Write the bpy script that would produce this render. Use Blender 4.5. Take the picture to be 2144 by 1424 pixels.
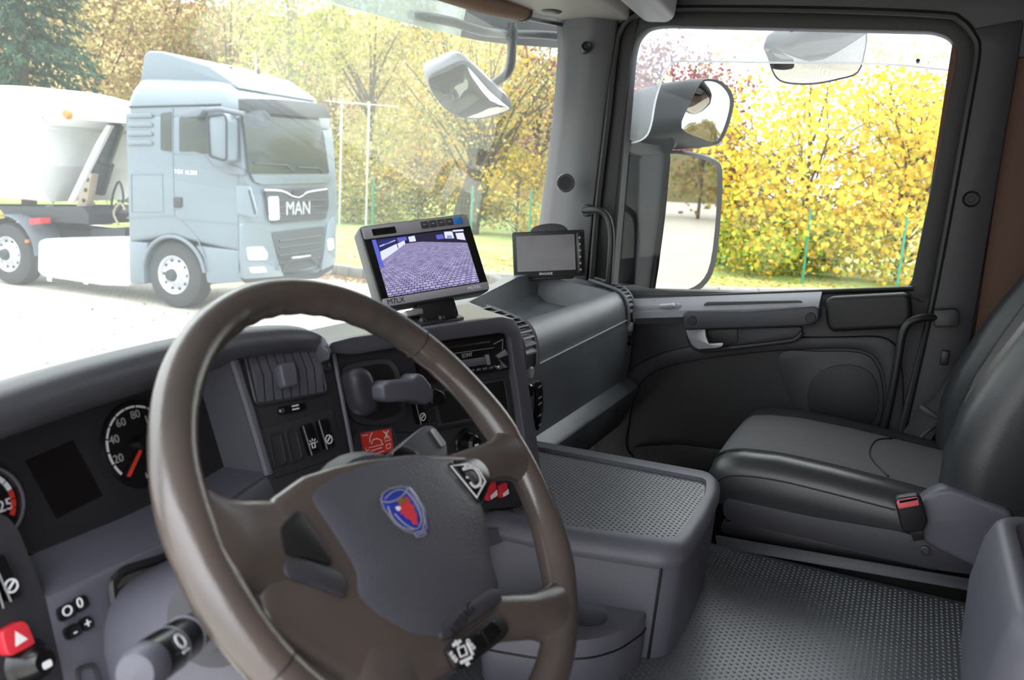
import bpy, bmesh, math, random
from mathutils import Vector as V, Matrix
for o in list(bpy.data.objects): bpy.data.objects.remove(o)
SC = bpy.context.scene
COL = SC.collection
# ---------------------------------------------------------------- camera, sky, exposure
F, CX, CY = 1800.0, 1072.0, 712.0
CAM = V((-1.12133, -0.38848, 1.09415))
RW = Matrix(((0.427178929, 0.152608302, -0.891195191), (-0.902257483, 0.13597487, -0.409197104), (0.058733275, 0.97888791, 0.195777582)))
cd = bpy.data.cameras.new('camera'); cam = bpy.data.objects.new('camera', cd); COL.objects.link(cam)
cd.sensor_width = 36; cd.lens = F / 2144 * 36; cd.clip_start = 0.02; cd.clip_end = 400
cam.matrix_world = Matrix.Translation(CAM) @ RW.to_4x4()
SC.camera = cam
cd.dof.use_dof = True; cd.dof.focus_distance = 1.75; cd.dof.aperture_fstop = 7.5
wd = bpy.data.worlds.new('overcast_sky'); SC.world = wd; wd.use_nodes = True
nt = wd.node_tree; nt.nodes.clear()
wo = nt.nodes.new('ShaderNodeOutputWorld'); bg = nt.nodes.new('ShaderNodeBackground'); bg.inputs['Strength'].default_value = 1.0
tc = nt.nodes.new('ShaderNodeTexCoord'); sx = nt.nodes.new('ShaderNodeSeparateXYZ'); mr = nt.nodes.new('ShaderNodeMapRange'); mx = nt.nodes.new('ShaderNodeMix'); mx.data_type = 'RGBA'
nt.links.new(tc.outputs['Generated'], sx.inputs[0]); nt.links.new(sx.outputs['Z'], mr.inputs['Value'])
mr.inputs['From Min'].default_value = 0; mr.inputs['From Max'].default_value = 0.9
nt.links.new(mr.outputs[0], mx.inputs['Factor'])
mx.inputs['A'].default_value = (0.80, 0.82, 0.86, 1); mx.inputs['B'].default_value = (2.55, 2.62, 2.75, 1)
nt.links.new(mx.outputs['Result'], bg.inputs['Color']); nt.links.new(bg.outputs[0], wo.inputs[0])
vs = SC.view_settings; vs.view_transform = 'Standard'; vs.look = 'None'; vs.gamma = 1; vs.use_curve_mapping = False; vs.exposure = 1.5

# ---------------------------------------------------------------- helpers
def ray(px, py): return RW @ V(((px - CX) / F, -(py - CY) / F, -1))
def cast(px, py, x=None, y=None, z=None):
    """point of the cab seen at a pixel of the photograph, on the plane x=, y= or z="""
    r = ray(px, py); ax, v = (0, x) if x is not None else (1, y) if y is not None else (2, z)
    return CAM + r * ((v - CAM[ax]) / r[ax])
class Fr:
    """a flat working frame: origin, two tangents, normal"""
    def __init__(s, o, u, v):
        s.o = V(o); s.u = V(u).normalized(); v = V(v); s.v = (v - s.u * v.dot(s.u)).normalized(); s.n = s.u.cross(s.v)
    def at(s, a, b, c=0): return s.o + s.u * a + s.v * b + s.n * c
    def px(s, px, py, c=0):
        r = ray(px, py); return CAM + r * (((s.o + s.n * c - CAM).dot(s.n)) / r.dot(s.n))
    def pts(s, l, c=0): return [s.px(*p, c) for p in l]
    def loc(s, P): d = V(P) - s.o; return d.dot(s.u), d.dot(s.v), d.dot(s.n)
    def mat(s, a=0, b=0, c=0, rot=0):
        cu, su = math.cos(rot), math.sin(rot); u = s.u * cu + s.v * su; v = s.v * cu - s.u * su; p = s.at(a, b, c)
        return Matrix(((u.x, v.x, s.n.x, p.x), (u.y, v.y, s.n.y, p.y), (u.z, v.z, s.n.z, p.z), (0, 0, 0, 1)))
def lin(h):
    h = h.lstrip('#'); r = []
    for i in (0, 2, 4):
        c = int(h[i:i + 2], 16) / 255; r.append(c / 12.92 if c <= 0.04045 else ((c + 0.055) / 1.055) ** 2.4)
    return (*r, 1)
MATS = {}
def mat(name, col, rough=0.5, metal=0, spec=0.5, bump=0, bscale=400, var=0, vscale=6, coat=0, emit=0, trans=0, col2=None):
    m = bpy.data.materials.new(name); m.use_nodes = True; n = m.node_tree; b = n.nodes['Principled BSDF']
    c = lin(col) if isinstance(col, str) else (*col, 1)
    b.inputs['Base Color'].default_value = c; b.inputs['Roughness'].default_value = rough; b.inputs['Metallic'].default_value = metal
    b.inputs['Specular IOR Level'].default_value = spec; b.inputs['Coat Weight'].default_value = coat
    if emit: b.inputs['Emission Color'].default_value = c; b.inputs['Emission Strength'].default_value = emit
    if trans: b.inputs['Transmission Weight'].default_value = trans
    if bump or var:
        t = n.nodes.new('ShaderNodeTexCoord')
    if bump:
        no = n.nodes.new('ShaderNodeTexNoise'); no.inputs['Scale'].default_value = bscale; no.inputs['Detail'].default_value = 2
        bu = n.nodes.new('ShaderNodeBump'); bu.inputs['Strength'].default_value = bump; bu.inputs['Distance'].default_value = 0.001 if bscale > 60 else 0.02
        n.links.new(t.outputs['Object'], no.inputs['Vector']); n.links.new(no.outputs['Fac'], bu.inputs['Height']); n.links.new(bu.outputs[0], b.inputs['Normal'])
    if var:
        no = n.nodes.new('ShaderNodeTexNoise'); no.inputs['Scale'].default_value = vscale; no.inputs['Detail'].default_value = 5
        rp = n.nodes.new('ShaderNodeMapRange'); rp.inputs['From Min'].default_value = 0.35; rp.inputs['From Max'].default_value = 0.65
        mi = n.nodes.new('ShaderNodeMix'); mi.data_type = 'RGBA'; mi.inputs['A'].default_value = c
        mi.inputs['B'].default_value = lin(col2) if col2 else tuple(min(1, x * (1 - var)) for x in c[:3]) + (1,)
        n.links.new(t.outputs['Object'], no.inputs['Vector']); n.links.new(no.outputs['Fac'], rp.inputs['Value']); n.links.new(rp.outputs[0], mi.inputs['Factor']); n.links.new(mi.outputs['Result'], b.inputs['Base Color'])
    MATS[name] = m; return m
def glass(name, tint=(1, 1, 1), refl=1.0, haze=0.0, dscale=30, ior=1.45):
    m = bpy.data.materials.new(name); m.use_nodes = True; n = m.node_tree; n.nodes.clear()
    out = n.nodes.new('ShaderNodeOutputMaterial'); tr = n.nodes.new('ShaderNodeBsdfTransparent'); tr.inputs[0].default_value = (*tint, 1)
    gl = n.nodes.new('ShaderNodeBsdfGlossy'); gl.inputs['Roughness'].default_value = 0.02
    fr = n.nodes.new('ShaderNodeFresnel'); fr.inputs[0].default_value = ior; mu = n.nodes.new('ShaderNodeMath'); mu.operation = 'MULTIPLY'; mu.inputs[1].default_value = refl
    mix = n.nodes.new('ShaderNodeMixShader'); n.links.new(fr.outputs[0], mu.inputs[0]); n.links.new(mu.outputs[0], mix.inputs[0]); n.links.new(tr.outputs[0], mix.inputs[1]); n.links.new(gl.outputs[0], mix.inputs[2])
    last = mix
    if haze:
        di = n.nodes.new('ShaderNodeBsdfTranslucent'); di.inputs[0].default_value = (0.9, 0.9, 0.88, 1)
        no = n.nodes.new('ShaderNodeTexNoise'); no.inputs['Scale'].default_value = dscale; no.inputs['Detail'].default_value = 6
        t = n.nodes.new('ShaderNodeTexCoord'); n.links.new(t.outputs['Object'], no.inputs['Vector'])
        rp = n.nodes.new('ShaderNodeMapRange'); rp.inputs['To Min'].default_value = haze * 0.7; rp.inputs['To Max'].default_value = haze * 1.3; n.links.new(no.outputs['Fac'], rp.inputs['Value'])
        m2 = n.nodes.new('ShaderNodeMixShader'); n.links.new(rp.outputs[0], m2.inputs[0]); n.links.new(mix.outputs[0], m2.inputs[1]); n.links.new(di.outputs[0], m2.inputs[2]); last = m2
    n.links.new(last.outputs[0], out.inputs[0]); MATS[name] = m; return m
def mk(name, bm, m, parent=None, smooth=35, label=None, stuff=False):
    me = bpy.data.meshes.new(name)
    if isinstance(bm, tuple): me.from_pydata(bm[0], [], bm[1])
    else: bm.to_mesh(me); bm.free()
    for x in (m if isinstance(m, (list, tuple)) else [m]): me.materials.append(MATS[x])
    if smooth:
        me.polygons.foreach_set('use_smooth', [True] * len(me.polygons)); me.set_sharp_from_angle(angle=math.radians(smooth))
    o = bpy.data.objects.new(name, me); COL.objects.link(o)
    if parent is not None: adopt(o, parent)
    if label: o['label'] = label
    if stuff: o['kind'] = 'stuff'
    return o
WM = {}
def adopt(o, p):
    o.parent = p; o.matrix_parent_inverse = WM.get(p.name, Matrix.Identity(4)).inverted()
def thing(name, label, cat, loc=(0, 0, 0), group=None):
    o = bpy.data.objects.new(name, None); COL.objects.link(o); o.location = loc; o.empty_display_size = 0.05; WM[o.name] = Matrix.Translation(V(loc))
    return tag(o, label, cat, group)
def tag(o, label, cat, group=None):
    o['label'] = label; o['category'] = cat
    if group: o['group'] = group
    return o
def struct(o, label=None):
    o['kind'] = 'structure'
    if label: o['label'] = label
    return o
def sroot(name, label=None, loc=(0, 0, 0)):
    o = bpy.data.objects.new(name, None); COL.objects.link(o); o.location = loc; WM[o.name] = Matrix.Translation(V(loc)); return struct(o, label)
def cr(pts, k=6, closed=True):
    """Catmull-Rom through points"""
    pts = [V(p) for p in pts]; n = len(pts); out = []
    for i in range(n if closed else n - 1):
        p0, p1, p2, p3 = (pts[(i - 1) % n], pts[i], pts[(i + 1) % n], pts[(i + 2) % n]) if closed else (pts[max(i - 1, 0)], pts[i], pts[i + 1], pts[min(i + 2, n - 1)])
        for j in range(k):
            t = j / k; out.append(0.5 * ((2 * p1) + (p2 - p0) * t + (2 * p0 - 5 * p1 + 4 * p2 - p3) * t * t + (3 * p1 - p0 - 3 * p2 + p3) * t ** 3))
    if not closed: out.append(pts[-1])
    return out
def rnd(pts, r=0.01, k=4):
    """round the corners of a closed polygon"""
    pts = [V(p) for p in pts]; n = len(pts); out = []
    for i in range(n):
        a, b, c = pts[i - 1], pts[i], pts[(i + 1) % n]; rr = min(r, (a - b).length * 0.45, (c - b).length * 0.45)
        p, q = b + (a - b).normalized() * rr, b + (c - b).normalized() * rr
        for j in range(k + 1):
            t = j / k; out.append(p * (1 - t) ** 2 + b * 2 * t * (1 - t) + q * t * t)
    return out
def bev(bm, off, seg=2, ang=28):
    bm.normal_update(); es = [e for e in bm.edges if len(e.link_faces) == 2 and e.calc_face_angle(0) > math.radians(ang)]
    if es and off: bmesh.ops.bevel(bm, geom=es, offset=off, segments=seg, affect='EDGES', clamp_overlap=True, profile=0.5)
    bmesh.ops.recalc_face_normals(bm, faces=bm.faces)
    return bm
def prism(pts, vec, bevel=0, seg=2, bm=None):
    bm2 = bmesh.new(); f = bm2.faces.new([bm2.verts.new(p) for p in pts])
    r = bmesh.ops.extrude_face_region(bm2, geom=[f]); bmesh.ops.translate(bm2, verts=[g for g in r['geom'] if isinstance(g, bmesh.types.BMVert)], vec=V(vec))
    bmesh.ops.recalc_face_normals(bm2, faces=bm2.faces); bev(bm2, bevel, seg)
    return merge(bm, bm2)
def merge(bm, bm2):
    if bm is None: return bm2
    me = bpy.data.meshes.new('tmp'); bm2.to_mesh(me); bm2.free(); bm.from_mesh(me); bpy.data.meshes.remove(me); return bm
def box(c, s, bevel=0.002, M=None, bm=None, seg=2):
    bm2 = bmesh.new(); bmesh.ops.create_cube(bm2, size=1); bmesh.ops.scale(bm2, verts=bm2.verts, vec=V(s)); bev(bm2, bevel, seg)
    bmesh.ops.translate(bm2, verts=bm2.verts, vec=V(c))
    if M is not None: bmesh.ops.transform(bm2, matrix=M, verts=bm2.verts)
    return merge(bm, bm2)
def frame_tan(ps, closed):
    n = len(ps); T = []
    for i in range(n):
        a = ps[i - 1] if (i > 0 or closed) else ps[i]; b = ps[(i + 1) % n] if (i < n - 1 or closed) else ps[i]
        T.append((b - a).normalized())
    return T
def tube(pts, r, seg=10, closed=False, k=0, bm=None, flat=1.0, up=None):
    ps = cr(pts, k, closed) if k else [V(p) for p in pts]; n = len(ps); T = frame_tan(ps, closed)
    R = r if callable(r) else (lambda t: r)
    nrm = V(up) if up else (V((0, 0, 1)) if abs(T[0].z) < 0.9 else V((1, 0, 0))); vs_, fs = [], []
    for i in range(n):
        if up: nrm = V(up)
        nrm = (nrm - T[i] * nrm.dot(T[i])).normalized(); bn = T[i].cross(nrm); rr = R(i / max(1, n - 1))
        for j in range(seg):
            a = 2 * math.pi * j / seg; vs_.append(ps[i] + bn * (math.cos(a) * rr) + nrm * (math.sin(a) * rr * flat))
    for i in range(n if closed else n - 1):
        for j in range(seg):
            a, b = i * seg + j, i * seg + (j + 1) % seg; c, d = ((i + 1) % n) * seg + (j + 1) % seg, ((i + 1) % n) * seg + j
            fs.append((a, b, c, d))
    if not closed: fs += [tuple(range(seg))[::-1], tuple(range((n - 1) * seg, n * seg))]
    bm2 = bmesh.new(); bv = [bm2.verts.new(v) for v in vs_]
    for f in fs: bm2.faces.new([bv[i] for i in f])
    bmesh.ops.recalc_face_normals(bm2, faces=bm2.faces)
    return merge(bm, bm2)
def loft(rings, cap=True, bm=None, closed=True):
    bm2 = bmesh.new(); R = [[bm2.verts.new(p) for p in r] for r in rings]; n = len(R[0])
    for a, b in zip(R, R[1:]):
        for j in range(n if closed else n - 1): bm2.faces.new((a[j], a[(j + 1) % n], b[(j + 1) % n], b[j]))
    if cap and closed: bm2.faces.new(R[0][::-1]); bm2.faces.new(R[-1])
    bmesh.ops.recalc_face_normals(bm2, faces=bm2.faces)
    return merge(bm, bm2)
def lathe(prof, M, seg=28, bm=None, cap=True):
    """profile of (radius, height) spun about the z axis of M"""
    rings = [[M @ V((r * math.cos(2 * math.pi * j / seg), r * math.sin(2 * math.pi * j / seg), h)) for j in range(seg)] for r, h in prof]
    return loft(rings, cap, bm)
def sheet(rows, th, bm=None):
    """open grid surface with thickness vector th (Vector)"""
    bm2 = bmesh.new(); A = [[bm2.verts.new(p) for p in r] for r in rows]; B = [[bm2.verts.new(V(p) + V(th)) for p in r] for r in rows]; n, m = len(A), len(A[0])
    for i in range(n - 1):
        for j in range(m - 1):
            bm2.faces.new((A[i][j], A[i][j + 1], A[i + 1][j + 1], A[i + 1][j])); bm2.faces.new((B[i][j], B[i + 1][j], B[i + 1][j + 1], B[i][j + 1]))
    for i in range(n - 1):
        bm2.faces.new((A[i][0], A[i + 1][0], B[i + 1][0], B[i][0])); bm2.faces.new((A[i][-1], B[i][-1], B[i + 1][-1], A[i + 1][-1]))
    for j in range(m - 1):
        bm2.faces.new((A[0][j], B[0][j], B[0][j + 1], A[0][j + 1])); bm2.faces.new((A[-1][j], A[-1][j + 1], B[-1][j + 1], B[-1][j]))
    bmesh.ops.recalc_face_normals(bm2, faces=bm2.faces); return merge(bm, bm2)
def ringp(outer, inner, vec, bevel=0, bm=None):
    """frame between two loops of the same length, extruded along vec"""
    bm2 = bmesh.new(); n = len(outer); L = []
    for off in (V((0, 0, 0)), V(vec)): L.append(([bm2.verts.new(V(p) + off) for p in outer], [bm2.verts.new(V(p) + off) for p in inner]))
    (a, b), (c, d) = L
    for i in range(n):
        j = (i + 1) % n
        for q in ((a[i], a[j], b[j], b[i]), (c[i], d[i], d[j], c[j]), (a[i], c[i], c[j], a[j]), (b[i], b[j], d[j], d[i])): bm2.faces.new(q)
    bmesh.ops.recalc_face_normals(bm2, faces=bm2.faces); bev(bm2, bevel)
    return merge(bm, bm2)
def strip(pts, w, n, th=0.0006, closed=False, bm=None):
    """flat printed line of width w along points lying on a surface of normal n"""
    ps = [V(p) for p in pts]; T = frame_tan(ps, closed); n = V(n)
    a = [p + t.cross(n).normalized() * w / 2 for p, t in zip(ps, T)]; b = [p - t.cross(n).normalized() * w / 2 for p, t in zip(ps, T)]
    if closed: return ringp(a, b, n * th, 0, bm)
    return prism(a + b[::-1], n * th, 0, bm=bm)
def txt(s, size, M, bm=None, ex=0.0003, align='CENTER', shear=0):
    cu = bpy.data.curves.new('t', 'FONT'); cu.body = s; cu.size = size; cu.align_x = align; cu.align_y = 'CENTER'; cu.extrude = ex; cu.resolution_u = 3; cu.shear = shear
    ob = bpy.data.objects.new('t', cu); COL.objects.link(ob); bpy.context.view_layer.update()
    me = bpy.data.meshes.new_from_object(ob.evaluated_get(bpy.context.evaluated_depsgraph_get())); bm2 = bmesh.new(); bm2.from_mesh(me)
    bmesh.ops.transform(bm2, matrix=M, verts=bm2.verts); bpy.data.objects.remove(ob); bpy.data.curves.remove(cu); bpy.data.meshes.remove(me)
    return merge(bm, bm2)
def rr(fr, a0, b0, a1, b1, r=0.005, c=0, k=3): return rnd([fr.at(a0, b0, c), fr.at(a1, b0, c), fr.at(a1, b1, c), fr.at(a0, b1, c)], r, k)
def circ(fr, a, b, r, c=0, n=24, a0=0, a1=360): return [fr.at(a + r * math.cos(math.radians(a0 + (a1 - a0) * i / n)), b + r * math.sin(math.radians(a0 + (a1 - a0) * i / n)), c) for i in range(n + (a1 - a0 < 360))]

# ---------------------------------------------------------------- materials
mat('plastic_grey', '#585862', 0.44, bump=0.25, bscale=900, spec=0.45)
mat('plastic_dark', '#35353b', 0.44, bump=0.25, bscale=900, spec=0.45)
mat('plastic_black', '#19191b', 0.45, bump=0.15, bscale=900)
mat('plastic_light', '#8f8f92', 0.5, bump=0.15, bscale=900)
mat('gloss_black', '#0f0f11', 0.22)
mat('cluster_face', '#242428', 0.4)
mat('cluster_glass', '#131316', 0.25)
mat('white_print', '#e8e8ea', 0.6)
mat('grey_print', '#9b9b9e', 0.6)
mat('red_print', '#d3382c', 0.5)
mat('red_plastic', '#d0303c', 0.4)
mat('pink_plastic', '#e0636a', 0.4)
mat('wheel_leather', '#443f3c', 0.24, spec=0.8, bump=0.2, bscale=500, var=0.3, vscale=9, col2='#524945')
mat('wheel_pad', '#484850', 0.45, bump=0.5, bscale=350)
mat('ledge_lit_grey', '#8d8e94', 0.42, bump=0.2, bscale=900)  # dark plastic lightened: skylight on the ledge is put into the colour
mat('silver', '#a9a9ae', 0.35, metal=0.6)
mat('chrome', '#d0d0d4', 0.15, metal=1)
mat('blue_enamel', '#26399b', 0.25)
mat('gold', '#b7964a', 0.3, metal=0.7)
mat('rubber_mat', '#54565c', 0.38, spec=0.6, bump=0.1, bscale=300, var=0.25, vscale=5)
mat('seat_vinyl', '#2e3033', 0.36, spec=0.6, bump=0.25, bscale=500)
mat('seat_fabric', '#59585a', 0.8, bump=0.8, bscale=700)
mat('door_dark', '#161618', 0.55, bump=0.2, bscale=900)
mat('door_mid', '#252529', 0.5, bump=0.2, bscale=900)
mat('seal_rubber', '#0e0e0f', 0.5)
mat('pillar_grey', '#47474a', 0.55, bump=0.15, bscale=900)
mat('brown_fabric', '#5d463c', 0.9, bump=0.5, bscale=600)
mat('header_cream', '#8b8782', 0.6, bump=0.2, bscale=500)
mat('blind_brown', '#7b6250', 0.8)
mat('belt_web', '#2a2a2c', 0.8, bump=0.5, bscale=900)
mat('mirror_shell', '#15191e', 0.5, spec=0.3)
mat('mirror_shell_grey', '#7d7d85', 0.4)
mat('steel_bar', '#2a3038', 0.35)
mat('mirror_glass', '#b4b2ad', 0.015, metal=1)
mat('monitor_shell', '#444446', 0.5, bump=0.2, bscale=800)
mat('monitor_silver', '#96959b', 0.4, metal=0.0)
glass('windscreen_glass', (0.93, 0.96, 0.94), 0.2, 0.026, 3)  # milky translucent share imitates veiling glare over the view outside
mat('acrylic_edge', '#f2f4f6', 0.4)  # white translucent colour imitates the glow of light in the cut edge
n_ = MATS['acrylic_edge'].node_tree; tl_ = n_.nodes.new('ShaderNodeBsdfTranslucent'); tl_.inputs[0].default_value = (0.95, 0.95, 0.97, 1); ms_ = n_.nodes.new('ShaderNodeMixShader'); ms_.inputs[0].default_value = 0.75
n_.links.new(n_.nodes['Principled BSDF'].outputs[0], ms_.inputs[1]); n_.links.new(tl_.outputs[0], ms_.inputs[2]); n_.links.new(ms_.outputs[0], n_.nodes['Material Output'].inputs[0])
glass('door_glass', (0.96, 0.98, 0.97), 0.4, 0.0)
glass('deflector_glass', (0.86, 0.88, 0.95), 0.9, 0.15, 160)
glass('visor_smoke', (0.60, 0.68, 0.68), 0.6, 0.12, 4)

# ================================================================ cab shell
GZ = -1.35                                   # yard level below the cab floor
struct(mk('floor', box((0, -0.2, -0.02), (2.24, 1.5, 0.04), 0), 'plastic_black'), 'dark cab floor in the footwells')
tun = sroot('trim_1', 'raised engine tunnel between the seats')
mk('tunnel_body', prism([(-0.28, -0.95, 0.0), (-0.24, -0.95, 0.366), (0.57, -0.95, 0.366), (0.62, -0.95, 0.0)], (0, 1.2, 0), 0.01), 'plastic_black', tun)
mk('tunnel_edge_strip', prism(rnd([cast(1497, 1120, x=0.56), cast(1502, 1146, x=0.55), cast(2080, 1246, x=0.55), cast(2080, 1220, x=0.56)], 0.004), (0.03, 0, -0.012), 0.004), 'plastic_dark', tun)
struct(mk('ceiling', box((0, -0.25, 1.69), (2.3, 1.7, 0.04), 0), 'header_cream'), 'pale cab roof lining')
struct(mk('wall_rear', box((0, -0.93, 0.85), (2.3, 0.04, 1.7), 0), 'brown_fabric'), 'brown rear wall of the cab')
# right side wall behind the door
WR = sroot('wall_right', 'cab side wall beside and behind the passenger door')
mk('upper_rail', prism(rnd([cast(1285, 52, x=1.06), cast(1300, -40, x=1.06), cast(2300, -60, x=1.06), cast(2200, 120, x=1.06), cast(2050, 120, x=1.06), cast(2040, 75, x=1.06), cast(2010, 40, x=1.06), cast(1960, 28, x=1.06), cast(1400, 18, x=1.06)], 0.01), (0.06, 0, 0), 0.006), 'door_mid', WR)
mk('roof_side_panel', prism([V((1.085, 0.62, 1.50)), V((1.085, -0.93, 1.50)), V((1.085, -0.93, 1.69)), V((1.085, 0.62, 1.69))], (0.04, 0, 0), 0), 'door_mid', WR)
mk('rear_side_panel', prism([V((1.09, -0.40, 0)), V((1.09, -0.93, 0)), V((1.09, -0.93, 1.68)), V((1.09, -0.40, 1.68))], (0.04, 0, 0), 0), 'brown_fabric', WR)
mk('curtain_edge_panel', prism([cast(2134, 60, x=1.07), cast(2180, 60, x=1.07), cast(2200, 600, x=1.07), cast(2070, 900, x=1.07), cast(2010, 900, x=1.07)], (0.02, 0, 0), 0.006), 'brown_fabric', WR)
mk('front_side_panel', prism([V((1.08, 0.31, 0)), V((1.08, 0.31, 0.80)), V((1.08, 0.95, 0.64)), V((1.08, 0.95, 0))], (0.04, 0, 0), 0), 'plastic_black', WR)
mk('outer_skin_below_door', box((1.17, -0.2, -0.25), (0.03, 1.6, 0.5), 0), 'mirror_shell', WR)
bp = sroot('trim_2', 'dark pillar trim behind the passenger door')
BP = [(2046, 96), (2036, 60), (2144, 40), (2134, 110), (2085, 400), (2036, 690), (2005, 850), (1960, 1010), (1850, 1010), (1880, 900), (1957, 600)]
mk('pillar_panel', prism(rnd([cast(*p, x=1.055) for p in BP], 0.01), (0.04, 0, 0), 0.006), 'door_mid', bp)
q = Fr((1.055, 0, 0), (0, -1, 0), (0, 0, 1))
P = q.loc(q.px(2033, 417)); mk('screw_cap', lathe([(0, 0.004), (0.007, 0.004), (0.008, 0.002), (0.013, 0.002), (0.016, 0.005), (0.0175, 0.003), (0.018, 0)], q.mat(P[0], P[1], 0), 24), 'door_dark', bp)
P = q.loc(q.px(1978, 748)); mk('belt_guide_clip', box((P[0], P[1], 0.006), (0.018, 0.034, 0.014), 0.004, q.mat(0, 0, 0)), 'plastic_black', bp)
# rubber seal round the door opening
mk('door_seal', tube([cast(*p, x=1.06) for p in [(1232, 700), (1240, 560), (1252, 420), (1272, 250), (1288, 110), (1300, 60), (1330, 30), (1400, 18), (1700, 20), (1960, 30), (2010, 42), (2040, 75), (2048, 110), (2030, 220), (1960, 600), (1905, 850), (1870, 1000)]], 0.008, 8, k=4), 'seal_rubber', bp)
hb = thing('grab_handle', 'curved black grab handle on the pillar behind the passenger door', 'grab handle', tuple(cast(1955, 665, x=1.04)))
mk('bar', tube([cast(1962, 664, x=1.03), cast(1930, 666, x=1.015), cast(1903, 676, x=1.01), cast(1889, 700, x=1.01), cast(1882, 740, x=1.01), cast(1868, 820, x=1.015), cast(1850, 905, x=1.03), cast(1842, 950, x=1.05)], 0.0095, 12, k=5), 'plastic_black', hb)
mk('bracket', prism(rnd([cast(1955, 650, x=1.02), cast(2003, 648, x=1.02), cast(2009, 660, x=1.02), cast(2006, 684, x=1.02), cast(1956, 686, x=1.02)], 0.006), (0.036, 0, 0), 0.004), 'plastic_black', hb)

# A pillar: lofted trim between windscreen and door
ap = sroot('trim_3', 'grey windscreen pillar trim on the passenger side')
rings = []
for (lx, ly, rx, ry, yl, xr) in [(1184, 30, 1298, 20, 0.50, 1.06), (1187, 98, 1292, 70, 0.505, 1.06), (1174, 250, 1266, 250, 0.53, 1.06), (1146, 470, 1242, 440, 0.56, 1.06), (1130, 600, 1226, 600, 0.58, 1.06), (1110, 700, 1219, 720, 0.60, 1.06)]:
    a, b = cast(lx, ly, y=yl), cast(rx, ry, x=xr); m1 = a * 0.72 + b * 0.28 + V((-0.035, -0.03, 0)); m2 = a * 0.4 + b * 0.6 + V((-0.03, -0.022, 0)); m3 = a * 0.12 + b * 0.88 + V((-0.012, -0.012, 0))
    front = cr([a, m1, m2, m3, b], 4, False); back = [b + V((0.05, 0.02, 0)), a + V((0.06, 0.05, 0))]
    rings.append(front + back)
mk('pillar_cover', loft(rings), 'pillar_grey', ap, smooth=50)
mk('seal_channel', prism([cast(*p, x=1.075) for p in ((1280, 10), (1345, 10), (1322, 100), (1300, 300), (1272, 600), (1262, 740), (1205, 740), (1215, 600), (1245, 300), (1272, 90))], (0.03, 0, 0), 0.002), 'seal_rubber', ap)
APF = Fr(cast(1187, 383, x=0.985), (0.42, -0.9, 0), (0, 0.1, 1))
P = APF.loc(APF.px(1184, 383)); tw = mk('tweeter', lathe([(0, 0.004), (0.016, 0.004), (0.0165, 0.007), (0.022, 0.007), (0.024, 0.002), (0.024, -0.03)], APF.mat(P[0], P[1], 0.0), 30), 'plastic_dark', ap)
bmx = None
for i in range(-5, 6):
    for j in range(-5, 6):
        if i * i + j * j < 27: bmx = box((P[0] + i * 0.0028, P[1] + j * 0.0028, 0.0045), (0.0016, 0.0016, 0.002), 0, APF.mat(), bmx)
mk('tweeter_mesh', bmx, 'plastic_black', tw, stuff=True)
P = APF.loc(APF.px(1227, 99)); mk('coat_plug', lathe([(0, 0.012), (0.006, 0.012), (0.011, 0.016), (0.013, 0.012), (0.013, -0.03)], APF.mat(P[0], P[1], -0.002), 20), 'seal_rubber', ap)
ha = thing('grab_handle', 'small curved black grab handle at the foot of the windscreen pillar', 'grab handle', tuple(cast(1275, 580, x=1.02)))
mk('bar', tube([cast(1222, 441, x=1.01), cast(1250, 440, x=1.0), cast(1266, 447, x=1.0), cast(1276, 465, x=1.0), cast(1280, 500, x=1.0), cast(1277, 560, x=1.0), cast(1272, 620, x=1.01)], 0.0085, 12, k=5), 'plastic_black', ha)
mk('foot', lathe([(0, 0.006), (0.013, 0.006), (0.016, 0.0), (0.016, -0.02)], Fr(cast(1228, 441, x=1.012), (0, -1, 0), (0, 0, 1)).mat(), 18), 'plastic_black', ha)

# passenger door: panel, trim parts, window frame, pane
DR = sroot('door_1', 'passenger door with dark grey moulded lining')
D = Fr((1.08, 0, 0), (0, -1, 0), (0, 0, 1))            # normal points into the cab (-x)
def dpx(l, c=0): return D.pts(l, c)
mk('door_skin', prism([D.at(-0.34, 0.02), D.at(0.44, 0.02), D.at(0.44, 0.86), D.at(-0.34, 0.79)], (0.05, 0, 0), 0.004), 'door_mid', DR)
# belt ledge: a sloping shelf under the glass
L0, L1 = D.px(1300, 626), D.px(1912, 603)
def led(p, dz): return [p + V((0.01, 0, 0.004)), p + V((-0.012, 0, 0.0)), p + V((-0.045, 0, -0.022)), p + V((-0.052, 0, -0.031)), p + V((-0.051, 0, -0.048)), p + V((0.0, 0, -0.07))]
mk('belt_ledge', loft([led(L0 * (1 - t) + L1 * t, 0) for t in (0, 0.25, 0.5, 0.72)]), 'ledge_lit_grey', DR)
mk('glass_weatherstrip', tube([D.px(1300, 626, 0.004), D.px(1912, 604, 0.004)], 0.006, 8), 'seal_rubber', DR)
mk('arm_pad', prism(rnd(dpx([(1727, 630), (1740, 622), (1895, 614), (1906, 622), (1910, 660), (1898, 688), (1740, 696), (1730, 680)], 0.05), 0.012), (0.06, 0, 0), 0.012, 4), 'door_dark', DR)
mk('armrest_slot', prism(rnd(dpx([(1472, 640), (1478, 633), (1676, 629), (1683, 635), (1676, 641), (1480, 647)], 0.044), 0.004), (0.03, 0, 0), 0.001), 'plastic_black', DR)
mk('switch_plate', prism(rnd(dpx([(1328, 650), (1330, 641), (1420, 636), (1424, 641), (1418, 652), (1335, 655)], 0.05), 0.004), (0.02, 0, 0), 0.002), 'ledge_lit_grey', DR)
mk('window_switch', prism(rnd(dpx([(1378, 642), (1381, 637), (1408, 635), (1414, 641), (1408, 645), (1382, 646)], 0.056), 0.002), (0.012, 0, 0), 0.002), 'silver', DR)
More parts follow.
